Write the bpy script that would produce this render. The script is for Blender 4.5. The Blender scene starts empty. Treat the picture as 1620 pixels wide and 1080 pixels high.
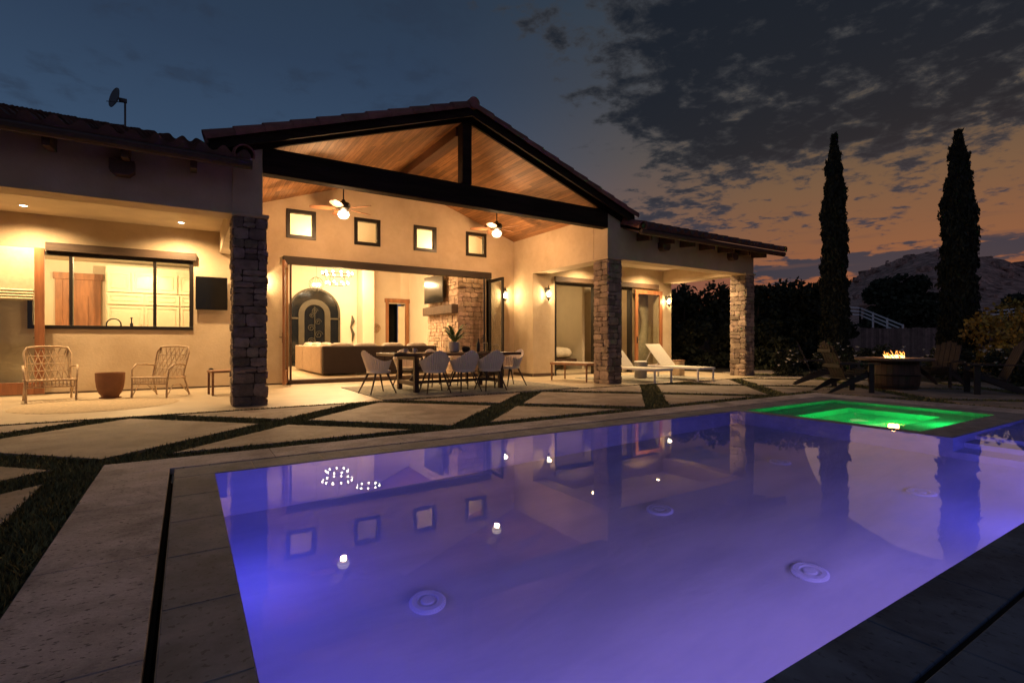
import bpy, math, random
import numpy as np
from mathutils import Vector, Matrix, noise

D = bpy.data
sc = bpy.context.scene
C = sc.collection
PI = math.pi
R = math.radians

# ------------------------------------------------------------------ camera
cam_d = D.cameras.new("camera"); cam = D.objects.new("camera", cam_d); C.objects.link(cam)
cam_d.lens = 18.0; cam_d.sensor_width = 36.0; cam_d.clip_start = 0.05; cam_d.clip_end = 2000
cam.location = (0, 0, 1.0)
AZ = math.atan(514 / 810)
cam.rotation_euler = (R(90), 0, -AZ)
sc.camera = cam
sc.view_settings.view_transform = 'Standard'
sc.view_settings.look = 'None'
sc.view_settings.exposure = 0.0
sc.view_settings.gamma = 1.0
sc.cycles.use_denoising = True
sc.cycles.max_bounces = 10
sc.cycles.diffuse_bounces = 4
sc.cycles.glossy_bounces = 4
sc.cycles.transmission_bounces = 8
sc.cycles.transparent_max_bounces = 12
sc.cycles.sample_clamp_indirect = 4.0
sc.cycles.caustics_reflective = False
sc.cycles.caustics_refractive = True

# ------------------------------------------------------------------ node helpers
def nn(nt, t, **kw):
    n = nt.nodes.new(t)
    for k, v in kw.items():
        if k.startswith('i_'):
            n.inputs[int(k[2:])].default_value = v
        else:
            setattr(n, k, v)
    return n
def lk(nt, a, b): nt.links.new(a, b)
def mth(nt, op, a, b=None, c=None, clamp=False):
    n = nt.nodes.new('ShaderNodeMath'); n.operation = op; n.use_clamp = clamp
    for i, v in enumerate((a, b, c)):
        if v is None: continue
        if isinstance(v, (int, float)): n.inputs[i].default_value = v
        else: nt.links.new(v, n.inputs[i])
    return n.outputs[0]
def smooth(nt, v, a, b):
    n = nt.nodes.new('ShaderNodeMapRange'); n.interpolation_type = 'SMOOTHSTEP'
    nt.links.new(v, n.inputs[0]); n.inputs[1].default_value = a; n.inputs[2].default_value = b
    return n.outputs[0]
def mixc(nt, f, a, b, mode='MIX'):
    n = nt.nodes.new('ShaderNodeMix'); n.data_type = 'RGBA'; n.blend_type = mode
    if isinstance(f, (int, float)): n.inputs[0].default_value = f
    else: nt.links.new(f, n.inputs[0])
    for i, v in ((6, a), (7, b)):
        if isinstance(v, (tuple, list)): n.inputs[i].default_value = (*v[:3], 1)
        else: nt.links.new(v, n.inputs[i])
    return n.outputs[2]
def ramp(nt, v, stops, interp='LINEAR'):
    n = nt.nodes.new('ShaderNodeValToRGB'); cr = n.color_ramp; cr.interpolation = interp
    while len(cr.elements) < len(stops): cr.elements.new(0.5)
    for e, (p, c) in zip(cr.elements, stops):
        e.position = p; e.color = (*c, 1) if len(c) == 3 else c
    nt.links.new(v, n.inputs[0])
    return n.outputs[0]

# ------------------------------------------------------------------ world: dusk sky with clouds
w = D.worlds.new("World"); sc.world = w; w.use_nodes = True
nt = w.node_tree; nt.nodes.clear()
tc = nn(nt, 'ShaderNodeTexCoord')
sp = nn(nt, 'ShaderNodeSeparateXYZ'); lk(nt, tc.outputs['Generated'], sp.inputs[0])
dx, dy, dz = sp.outputs[:3]
hz = mth(nt, 'SQRT', mth(nt, 'ADD', mth(nt, 'MULTIPLY', dx, dx), mth(nt, 'MULTIPLY', dy, dy)))
hz = mth(nt, 'MAXIMUM', hz, 0.001)
elev = mth(nt, 'MULTIPLY', mth(nt, 'ARCTAN2', dz, hz), 180 / PI)      # degrees
azim = mth(nt, 'MULTIPLY', mth(nt, 'ARCTAN2', dx, dy), 180 / PI)      # 0 = +Y, 90 = +X
e01 = mth(nt, 'DIVIDE', elev, 60.0, clamp=True)
warm_c = ramp(nt, e01, [(0.0, (.33, .080, .042)), (.07, (.31, .088, .046)), (.15, (.25, .100, .048)), (.24, (.19, .100, .052)), (.32, (.12, .085, .055)),
                        (.42, (.070, .066, .062)), (.58, (.035, .050, .066)), (1.0, (.012, .02, .035))])
cool_c = ramp(nt, e01, [(0.0, (.11, .10, .12)), (.14, (.075, .095, .13)), (.28, (.041, .077, .142)), (.45, (.027, .049, .094)),
                        (.7, (.018, .032, .052)), (1.0, (.012, .02, .035))])
warm = mth(nt, 'MULTIPLY', smooth(nt, azim, 18, 62), mth(nt, 'SUBTRACT', 1.0, smooth(nt, azim, 110, 160)))
base = mixc(nt, warm, cool_c, warm_c)
# unseen sky behind the viewer, made paler to add cool fill light
back = mth(nt, 'MULTIPLY', smooth(nt, mth(nt, 'MULTIPLY', dy, -1.0), 0.0, 0.6), smooth(nt, elev, 0, 20))
base = mixc(nt, back, base, (.125, .135, .22))
# cloud layer projected on a plane overhead
den = mth(nt, 'ADD', mth(nt, 'MAXIMUM', dz, 0.0), 0.10)
cx_ = mth(nt, 'DIVIDE', dx, den); cy_ = mth(nt, 'DIVIDE', dy, den)
cmb = nn(nt, 'ShaderNodeCombineXYZ'); lk(nt, cx_, cmb.inputs[0]); lk(nt, cy_, cmb.inputs[1])
n1 = nn(nt, 'ShaderNodeTexNoise'); lk(nt, cmb.outputs[0], n1.inputs['Vector']); n1.inputs['Scale'].default_value = 1.15; n1.inputs['Detail'].default_value = 3; n1.inputs['Roughness'].default_value = .5
n2 = nn(nt, 'ShaderNodeTexNoise'); lk(nt, cmb.outputs[0], n2.inputs['Vector']); n2.inputs['Scale'].default_value = 8.5; n2.inputs['Detail'].default_value = 9; n2.inputs['Roughness'].default_value = .62; n2.inputs['Distortion'].default_value = .15
n3 = nn(nt, 'ShaderNodeTexNoise'); lk(nt, cmb.outputs[0], n3.inputs['Vector']); n3.inputs['Scale'].default_value = 2.6; n3.inputs['Detail'].default_value = 5
# coverage: a big bank high on the right, thinning to the left and down
lowedge = mth(nt, 'ADD', 16.2, mth(nt, 'MULTIPLY', mth(nt, 'MAXIMUM', mth(nt, 'SUBTRACT', 56.0, azim), 0.0), 0.42))
cov = mth(nt, 'MULTIPLY', smooth(nt, azim, 22, 40), mth(nt, 'ADD', mth(nt, 'MULTIPLY', smooth(nt, mth(nt, 'SUBTRACT', elev, lowedge), -2.5, 3.5), .72), mth(nt, 'MULTIPLY', mth(nt, 'MULTIPLY', smooth(nt, mth(nt, 'SUBTRACT', elev, lowedge), 2, 13), smooth(nt, azim, 36, 66)), .28)))
ga = mth(nt, 'DIVIDE', mth(nt, 'SUBTRACT', azim, 49.0), 7.0); ge = mth(nt, 'DIVIDE', mth(nt, 'SUBTRACT', elev, 13.8), 3.2)
gb = mth(nt, 'EXPONENT', mth(nt, 'MULTIPLY', mth(nt, 'ADD', mth(nt, 'MULTIPLY', ga, ga), mth(nt, 'MULTIPLY', ge, ge)), -1.0))
cov2 = mth(nt, 'MULTIPLY', smooth(nt, azim, 36, 52), mth(nt, 'MULTIPLY', smooth(nt, elev, 8, 12), 0.085))
field = mth(nt, 'ADD', mth(nt, 'MULTIPLY', n1.outputs[0], .20), mth(nt, 'ADD', mth(nt, 'MULTIPLY', n2.outputs[0], .62), mth(nt, 'MULTIPLY', n3.outputs[0], .26)))
field = mth(nt, 'ADD', field, mth(nt, 'ADD', mth(nt, 'MULTIPLY', cov, 0.213), mth(nt, 'ADD', cov2, mth(nt, 'MULTIPLY', gb, .085))))
cl = smooth(nt, field, 0.635, 0.735)
thick = smooth(nt, field, 0.655, 0.80)
cloud_c = mixc(nt, thick, (.042, .043, .049), (.007, .0102, .018))
lowc = mixc(nt, smooth(nt, elev, 8, 19), (.030, .036, .062), cloud_c)
col = mixc(nt, mth(nt, 'MULTIPLY', cl, 0.92), base, lowc)
wisp = smooth(nt, mth(nt, 'ADD', mth(nt, 'MULTIPLY', n2.outputs[0], .45), mth(nt, 'MULTIPLY', n3.outputs[0], .55)), .50, .62)
wisp = mth(nt, 'MULTIPLY', wisp, mth(nt, 'MULTIPLY', smooth(nt, elev, 9, 16), mth(nt, 'MULTIPLY', smooth(nt, azim, 34, 20), .5)))
col = mixc(nt, wisp, col, (.022, .034, .062))
# long blue bank of cloud lying low over the sunset
cb = nn(nt, 'ShaderNodeCombineXYZ'); lk(nt, mth(nt, 'MULTIPLY', azim, .22), cb.inputs[0]); lk(nt, mth(nt, 'MULTIPLY', elev, .8), cb.inputs[1])
nb = nn(nt, 'ShaderNodeTexNoise'); lk(nt, cb.outputs[0], nb.inputs['Vector']); nb.inputs['Scale'].default_value = 1.9; nb.inputs['Detail'].default_value = 6; nb.inputs['Roughness'].default_value = .55
ctr = mth(nt, 'ADD', 7.15, mth(nt, 'MULTIPLY', mth(nt, 'SUBTRACT', azim, 66.0), 0.045))
off = mth(nt, 'ABSOLUTE', mth(nt, 'SUBTRACT', elev, ctr))
bank = mth(nt, 'SUBTRACT', 1.7, off)
bank = mth(nt, 'ADD', bank, mth(nt, 'MULTIPLY', mth(nt, 'SUBTRACT', nb.outputs[0], .5), 4.2))
bank = mth(nt, 'SUBTRACT', bank, mth(nt, 'MULTIPLY', smooth(nt, azim, 60, 48), 3.2))
bank = smooth(nt, bank, 0.45, 0.95)
col = mixc(nt, bank, col, (.026, .031, .054))
# thin streaks close to the horizon
cs = nn(nt, 'ShaderNodeCombineXYZ'); lk(nt, mth(nt, 'MULTIPLY', azim, .10), cs.inputs[0]); lk(nt, mth(nt, 'MULTIPLY', elev, 1.1), cs.inputs[1])
ns = nn(nt, 'ShaderNodeTexNoise'); lk(nt, cs.outputs[0], ns.inputs['Vector']); ns.inputs['Scale'].default_value = 1.2; ns.inputs['Detail'].default_value = 5
st = mth(nt, 'MULTIPLY', smooth(nt, ns.outputs[0], .54, .70), smooth(nt, elev, 15, 7))
col = mixc(nt, mth(nt, 'MULTIPLY', st, .55), col, (.10, .055, .055))
below = smooth(nt, elev, 0.0, -2.0)
col = mixc(nt, below, col, (.012, .011, .012))
bg = nn(nt, 'ShaderNodeBackground'); lk(nt, col, bg.inputs[0]); bg.inputs[1].default_value = 0.95
# a trace of physical twilight sky under the cloud colours
sky = nn(nt, 'ShaderNodeTexSky'); sky.sky_type = 'NISHITA'; sky.sun_disc = False
sky.sun_elevation = R(1.0); sky.sun_rotation = R(72)
bg2 = nn(nt, 'ShaderNodeBackground'); lk(nt, sky.outputs[0], bg2.inputs[0]); bg2.inputs[1].default_value = 0.004
ad = nn(nt, 'ShaderNodeAddShader'); lk(nt, bg.outputs[0], ad.inputs[0]); lk(nt, bg2.outputs[0], ad.inputs[1])
out = nn(nt, 'ShaderNodeOutputWorld'); lk(nt, ad.outputs[0], out.inputs[0])

# ------------------------------------------------------------------ the last light of the sun, very weak and wide
sd = D.lights.new("sun", 'SUN'); sd.energy = 0.06; sd.angle = R(20); sd.color = (1, .62, .45)
so = D.objects.new("sun", sd); C.objects.link(so)
so.rotation_euler = Vector((math.sin(R(72)), math.cos(R(72)), math.tan(R(8)))).to_track_quat('Z', 'Y').to_euler()

# ------------------------------------------------------------------ materials
def new_mat(name):
    m = D.materials.new(name); m.use_nodes = True
    nt = m.node_tree
    return m, nt, nt.nodes['Principled BSDF']
def mat(name, col, rough=.6, var=.25, scale=6, bump=.15, bscale=40, metal=0, spec=.5, col2=None, stretch=(1, 1, 1), island=0, coat=0, dist=.01, pits=0):
    m, nt, b = new_mat(name)
    tc = nn(nt, 'ShaderNodeTexCoord'); mp = nn(nt, 'ShaderNodeMapping'); mp.inputs['Scale'].default_value = stretch
    lk(nt, tc.outputs['Object'], mp.inputs[0])
    n = nn(nt, 'ShaderNodeTexNoise'); n.inputs['Scale'].default_value = scale; n.inputs['Detail'].default_value = 6; n.inputs['Roughness'].default_value = .6
    lk(nt, mp.outputs[0], n.inputs['Vector'])
    c2 = col2 or tuple(max(0, c * (1 - var)) for c in col)
    c1 = tuple(min(1, c * (1 + var * .6)) for c in col) if not col2 else col
    v = smooth(nt, n.outputs[0], .3, .7)
    cc = mixc(nt, v, c2, c1)
    if island:
        g = nn(nt, 'ShaderNodeNewGeometry')
        hs = nn(nt, 'ShaderNodeHueSaturation'); lk(nt, cc, hs.inputs['Color'])
        lk(nt, mth(nt, 'ADD', 1 - island / 2, mth(nt, 'MULTIPLY', g.outputs['Random Per Island'], island)), hs.inputs['Value'])
        r2 = mth(nt, 'FRACT', mth(nt, 'MULTIPLY', g.outputs['Random Per Island'], 17.3))
        lk(nt, mth(nt, 'ADD', .49, mth(nt, 'MULTIPLY', r2, .02)), hs.inputs['Hue'])
        cc = hs.outputs[0]
    if pits:
        # small holes, stains and worn patches of the stone itself
        p1 = nn(nt, 'ShaderNodeTexNoise'); p1.inputs['Scale'].default_value = 34; p1.inputs['Detail'].default_value = 3; lk(nt, mp.outputs[0], p1.inputs['Vector'])
        p2 = nn(nt, 'ShaderNodeTexNoise'); p2.inputs['Scale'].default_value = 1.1; p2.inputs['Detail'].default_value = 7; p2.inputs['Roughness'].default_value = .7; p2.inputs['Distortion'].default_value = .6; lk(nt, tc.outputs['Object'], p2.inputs['Vector'])
        cc = mixc(nt, mth(nt, 'MULTIPLY', smooth(nt, p2.outputs[0], .46, .62), .62 * pits), cc, tuple(x * .45 for x in c2))
        cc = mixc(nt, mth(nt, 'MULTIPLY', smooth(nt, p1.outputs[0], .60, .66), .85 * pits), cc, tuple(x * .25 for x in c2))
    lk(nt, cc, b.inputs['Base Color'])
    b.inputs['Roughness'].default_value = rough
    if var > 0:
        lk(nt, mth(nt, 'ADD', rough - .06, mth(nt, 'MULTIPLY', n.outputs[0], .12), clamp=True), b.inputs['Roughness'])
    b.inputs['Metallic'].default_value = metal
    b.inputs['Specular IOR Level'].default_value = spec
    b.inputs['Coat Weight'].default_value = coat
    if bump:
        nb = nn(nt, 'ShaderNodeTexNoise'); nb.inputs['Scale'].default_value = bscale; nb.inputs['Detail'].default_value = 5
        lk(nt, mp.outputs[0], nb.inputs['Vector'])
        bp = nn(nt, 'ShaderNodeBump'); bp.inputs['Strength'].default_value = bump; bp.inputs['Distance'].default_value = dist
        lk(nt, nb.outputs[0], bp.inputs['Height']); lk(nt, bp.outputs[0], b.inputs['Normal'])
    return m
def planks(name, col, pw, pl, rough=.4, along='Y', mortar=.5, var=.35):
    m, nt, b = new_mat(name)
    tc = nn(nt, 'ShaderNodeTexCoord'); s = nn(nt, 'ShaderNodeSeparateXYZ'); lk(nt, tc.outputs['Object'], s.inputs[0])
    c = nn(nt, 'ShaderNodeCombineXYZ')
    if along == 'Y': lk(nt, s.outputs[1], c.inputs[0]); lk(nt, s.outputs[0], c.inputs[1])
    else: lk(nt, s.outputs[0], c.inputs[0]); lk(nt, s.outputs[1], c.inputs[1])
    br = nn(nt, 'ShaderNodeTexBrick'); lk(nt, c.outputs[0], br.inputs['Vector'])
    br.inputs['Scale'].default_value = 1; br.inputs['Brick Width'].default_value = pl; br.inputs['Row Height'].default_value = pw
    br.inputs['Mortar Size'].default_value = .003; br.inputs['Mortar Smooth'].default_value = .2; br.inputs['Bias'].default_value = 0
    br.inputs['Color1'].default_value = (*[x * (1 - var) for x in col], 1); br.inputs['Color2'].default_value = (*[x * (1 + var) for x in col], 1)
    br.inputs['Mortar'].default_value = (*[x * mortar * .4 for x in col], 1)
    br.offset = .37
    mp = nn(nt, 'ShaderNodeMapping'); mp.inputs['Scale'].default_value = (2, 26, 2); lk(nt, c.outputs[0], mp.inputs[0])
    n = nn(nt, 'ShaderNodeTexNoise'); n.inputs['Scale'].default_value = 1.5; n.inputs['Detail'].default_value = 6; lk(nt, mp.outputs[0], n.inputs['Vector'])
    cc = mixc(nt, smooth(nt, n.outputs[0], .3, .75), br.outputs[0], mixc(nt, .45, br.outputs[0], (0.02, .008, .003)))
    lk(nt, cc, b.inputs['Base Color']); b.inputs['Roughness'].default_value = rough
    bp = nn(nt, 'ShaderNodeBump'); bp.inputs['Strength'].default_value = .5; bp.inputs['Distance'].default_value = .004
    lk(nt, mth(nt, 'SUBTRACT', 1.0, br.outputs[1]), bp.inputs['Height']); lk(nt, bp.outputs[0], b.inputs['Normal'])
    return m
def emit(name, col, s, solid=1.0):
    m = D.materials.new(name); m.use_nodes = True; nt = m.node_tree; nt.nodes.clear()
    e = nn(nt, 'ShaderNodeEmission'); e.inputs[0].default_value = (*col, 1); e.inputs[1].default_value = s
    o = nn(nt, 'ShaderNodeOutputMaterial')
    if solid < 1:
        t = nn(nt, 'ShaderNodeBsdfTransparent'); mx = nn(nt, 'ShaderNodeMixShader'); mx.inputs[0].default_value = solid
        lk(nt, t.outputs[0], mx.inputs[1]); lk(nt, e.outputs[0], mx.inputs[2]); lk(nt, mx.outputs[0], o.inputs[0])
    else: lk(nt, e.outputs[0], o.inputs[0])
    return m
def glass(name, tint=(.93, .95, .93), refl=.10):
    m = D.materials.new(name); m.use_nodes = True; nt = m.node_tree; nt.nodes.clear()
    t = nn(nt, 'ShaderNodeBsdfTransparent'); t.inputs[0].default_value = (*tint, 1)
    g = nn(nt, 'ShaderNodeBsdfGlossy'); g.inputs['Roughness'].default_value = .02
    f = nn(nt, 'ShaderNodeLayerWeight'); f.inputs[0].default_value = .25
    mx = nn(nt, 'ShaderNodeMixShader'); lk(nt, mth(nt, 'ADD', refl * .3, mth(nt, 'MULTIPLY', f.outputs[0], refl * 3), clamp=True), mx.inputs[0])
    lk(nt, t.outputs[0], mx.inputs[1]); lk(nt, g.outputs[0], mx.inputs[2])
    o = nn(nt, 'ShaderNodeOutputMaterial'); lk(nt, mx.outputs[0], o.inputs[0])
    return m
def water(name, tint):
    m = D.materials.new(name); m.use_nodes = True; nt = m.node_tree; nt.nodes.clear()
    tc = nn(nt, 'ShaderNodeTexCoord')
    n = nn(nt, 'ShaderNodeTexNoise'); n.inputs['Scale'].default_value = 1.3; n.inputs['Detail'].default_value = 3
    lk(nt, tc.outputs['Object'], n.inputs['Vector'])
    bp = nn(nt, 'ShaderNodeBump'); bp.inputs['Strength'].default_value = .5; bp.inputs['Distance'].default_value = .0012
    lk(nt, n.outputs[0], bp.inputs['Height'])
    rf = nn(nt, 'ShaderNodeBsdfRefraction'); rf.inputs['Color'].default_value = (*tint, 1); rf.inputs['Roughness'].default_value = 0; rf.inputs['IOR'].default_value = 1.33
    gl = nn(nt, 'ShaderNodeBsdfGlossy'); gl.inputs['Roughness'].default_value = 0
    fr = nn(nt, 'ShaderNodeFresnel'); fr.inputs['IOR'].default_value = 1.33
    for x in (rf, gl, fr): lk(nt, bp.outputs[0], x.inputs['Normal'])
    mx = nn(nt, 'ShaderNodeMixShader'); lk(nt, mth(nt, 'MULTIPLY', fr.outputs[0], .60), mx.inputs[0]); lk(nt, rf.outputs[0], mx.inputs[1]); lk(nt, gl.outputs[0], mx.inputs[2])
    o = nn(nt, 'ShaderNodeOutputMaterial'); lk(nt, mx.outputs[0], o.inputs[0])
    return m

M = {}
M['stucco'] = mat('stucco', (.58, .47, .33), .85, .12, 1.3, .4, 22, col2=(.46, .355, .235), dist=.012)
M['plaster'] = mat('plaster', (.64, .57, .46), .8, .05, 2, .08, 50)
M['ceil_plaster'] = mat('ceil_plaster', (.58, .49, .36), .85, .08, 2, .1, 50)
M['planks'] = planks('pine_planks', (.36, .17, .065), .095, 2.4, .62)
M['beam'] = mat('dark_beam', (.022, .012, .008), .75, .5, 3, .4, 30, spec=.15, stretch=(.3, 3, 3), dist=.006)
M['ridge'] = mat('brown_beam', (.11, .045, .022), .5, .4, 3, .3, 30, stretch=(3, .3, 3))
M['stone'] = mat('ledge_stone', (.27, .20, .155), .85, .35, 5, .8, 28, island=.75, dist=.02)
M['firestone'] = mat('pale_stone', (.46, .33, .24), .8, .3, 5, .8, 28, island=.45, dist=.02)
M['mortar'] = mat('mortar', (.10, .075, .06), .95, .2, 10, .5, 60)
M['mortar_pale'] = mat('mortar_pale', (.24, .17, .12), .95, .2, 10, .5, 60)
M['tile'] = mat('roof_tile', (.17, .075, .055), .75, .4, 3, .3, 40, col2=(.09, .05, .045))
M['raketile'] = mat('rake_tile', (.24, .10, .08), .75, .3, 4, .3, 40, island=.3)
M['gutter'] = mat('gutter', (.06, .033, .025), .45, .2, 6, .05, 40)
M['eavewood'] = mat('eave_wood', (.10, .05, .03), .6, .4, 4, .2, 30, stretch=(.3, 2, 2))
M['bronze'] = mat('bronze_frame', (.012, .009, .007), .4, .2, 8, .05, 60)
M['header'] = mat('header_beam', (.075, .045, .028), .6, .45, 3, .3, 30, stretch=(.3, 3, 3))
M['darkheader'] = mat('dark_header', (.030, .018, .012), .65, .45, 3, .3, 30, stretch=(.3, 3, 3))
M['doorwood'] = mat('door_wood', (.30, .12, .05), .45, .35, 3, .15, 40, stretch=(3, 3, .3))
M['alder'] = mat('alder', (.33, .15, .07), .5, .35, 3, .15, 40, stretch=(3, 3, .4))
M['glass'] = glass('window_glass')
M['black'] = mat('black_metal', (.012, .011, .010), .35, .2, 10, 0)
M['screen'] = mat('screen', (.006, .006, .006), .12, 0, 10, 0)
M['travertine'] = mat('travertine', (.58, .54, .56), .78, .3, 3.0, .6, 45, stretch=(1, 1.7, 1), col2=(.38, .35, .36), dist=.008, pits=1, spec=.2)
M['patio'] = mat('patio_stone', (.50, .42, .30), .45, .15, 2.0, .2, 60, col2=(.40, .33, .23), dist=.003)
M['slab'] = mat('slab_concrete', (.42, .36, .31), .7, .25, 2.3, .4, 60, col2=(.26, .215, .18), dist=.005, pits=.6, spec=.2)
M['pooltile'] = mat('pool_stone', (.26, .27, .31), .75, .35, 4.5, .35, 45, stretch=(1, 1, 1), col2=(.16, .17, .20), dist=.004, pits=.6, spec=.18)
M['shaded_stone'] = mat('shaded_stone', (.10, .155, .25), .8, .35, 3.5, .35, 50, stretch=(1.2, .8, 1), col2=(.045, .07, .12), dist=.004, spec=.12, pits=.5)  # darker bluish pool stone: the near side's shade put into the colour
M['joint'] = mat('joint', (.30, .28, .25), .9, .2, 10, .2, 60)
M['shell'] = mat('pool_plaster', (.72, .68, .70), .8, .12, 1.7, .2, 20, stretch=(.45, 1.5, 1), col2=(.57, .55, .60))  # stretched mottling paints streaks of light rays into the plaster colour
M['dark'] = mat('dark_void', (.004, .004, .004), .9, 0, 5, 0)
M['soil'] = mat('soil', (.035, .028, .02), .95, .3, 3, .5, 30)
M['turf'] = mat('turf', (.028, .032, .014), .95, .35, 25, .6, 120)
M['blade'] = mat('grass_blade', (.15, .15, .055), .8, .3, 3, 0, island=.9)
M['leaf'] = mat('leaf_dark', (.030, .036, .018), .8, .3, 2, 0, island=.9)
M['cypress'] = mat('cypress_leaf', (.032, .034, .018), .85, .3, 2, 0, island=.9)
M['goldleaf'] = mat('leaf_gold', (.48, .30, .06), .8, .3, 2, 0, island=.9)
M['roseleaf'] = mat('leaf_rose', (.035, .045, .022), .8, .3, 2, 0, island=.8)
M['petal'] = mat('petal', (.85, .83, .80), .6, .05, 8, 0)
M['bark'] = mat('bark', (.08, .055, .04), .9, .3, 8, .5, 30)
M['rock'] = mat('hill_rock', (.72, .44, .36), .95, .45, .42, 1.0, .6, col2=(.20, .125, .105), dist=2.0)
M['fencewood'] = mat('fence_wood', (.23, .15, .125), .85, .3, 3, .2, 30, island=.6)
M['whitepaint'] = mat('white_paint', (.72, .70, .72), .5, .05, 5, 0)
M['rattan'] = mat('rattan', (.50, .36, .22), .55, .25, 14, .1, 80)
M['terracotta'] = mat('terracotta', (.24, .105, .05), .7, .15, 5, .15, 50)
M['rug'] = mat('jute_rug', (.48, .38, .25), .95, .25, 30, .8, 140, dist=.006)
M['rugblue'] = mat('woven_rug', (.36, .34, .27), .95, .5, 14, .4, 140, col2=(.14, .15, .15))
M['shell_white'] = mat('chair_shell', (.86, .77, .66), .5, .06, 5, .05, 50)
M['darkwood'] = mat('dark_wood', (.055, .026, .016), .45, .35, 4, .15, 40, stretch=(.4, 3, 3))
M['chairleg'] = mat('chair_leg', (.045, .022, .014), .45, .3, 4, .05, 40)
M['teak'] = mat('teak', (.24, .115, .055), .55, .3, 4, .15, 40, stretch=(.5, 3, 3))
M['sling'] = mat('sling_fabric', (.68, .64, .54), .8, .06, 20, .2, 200)
M['adiron'] = mat('outdoor_plank', (.026, .018, .015), .6, .35, 3, .15, 40, stretch=(.4, 3, 3))
M['adiron2'] = mat('navy_plank', (.022, .024, .034), .55, .3, 3, .1, 40)
M['barrel'] = mat('barrel_wood', (.085, .045, .028), .6, .4, 4, .3, 30, stretch=(4, 4, .4), island=.5)
M['firetop'] = mat('firetop', (.22, .15, .11), .6, .2, 4, .1, 30)
M['sofa'] = mat('sofa_fabric', (.034, .025, .024), .9, .15, 12, .3, 150)
M['sofapale'] = mat('sofa_pale', (.42, .32, .25), .85, .12, 12, .3, 150)
M['throw'] = mat('cushion_cloth', (.42, .37, .31), .9, .25, 9, .4, 100)
M['cabinet'] = mat('cabinet_paint', (.66, .60, .46), .5, .05, 4, .03, 40)
M['linen'] = mat('linen', (.62, .56, .46), .9, .1, 10, .3, 120)
M['curtain'] = mat('curtain', (.40, .34, .24), .9, .15, 10, .2, 100)
M['shade'] = mat('roman_shade', (.56, .49, .34), .9, .1, 12, .2, 120)
M['pot_white'] = mat('pot_white', (.6, .56, .5), .5, .1, 5, 0)
M['fern'] = mat('fern', (.10, .16, .05), .6, .3, 5, 0, island=.5)
M['bluewall'] = mat('grey_wall', (.33, .30, .27), .9, .15, 3, .15, 40)
M['concrete'] = mat('concrete_block', (.17, .145, .12), .9, .2, 4, .3, 40)
M['dish'] = mat('dish_paint', (.10, .10, .11), .5, .1, 5, 0)
M['lampglass'] = emit('lamp_glass', (1, .80, .52), 7, .55)
M['bulb'] = emit('bulb', (1, .83, .55), 40)
M['candle'] = emit('candle_glow', (1, .86, .60), 30)
M['can'] = emit('can_light', (1, .86, .62), 26)
M['flame'] = emit('flame', (1, .33, .06), 4.5, .6)
M['flamecore'] = emit('flame_core', (1, .55, .18), 9)
M['iron'] = mat('wrought_iron', (.05, .045, .03), .5, .2, 6, .1, 50)
M['irondoor'] = mat('iron_door', (.055, .045, .025), .5, .25, 4, .1, 50)
M['night'] = mat('night_glass', (.008, .009, .010), .10, 0, 5, 0)
M['water'] = water('pool_water', (.93, .93, 1.0))
M['spawater'] = water('spa_water', (.85, 1, .88))
M['drain'] = mat('drain_plastic', (.75, .74, .78), .5, .05, 5, 0)

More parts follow.
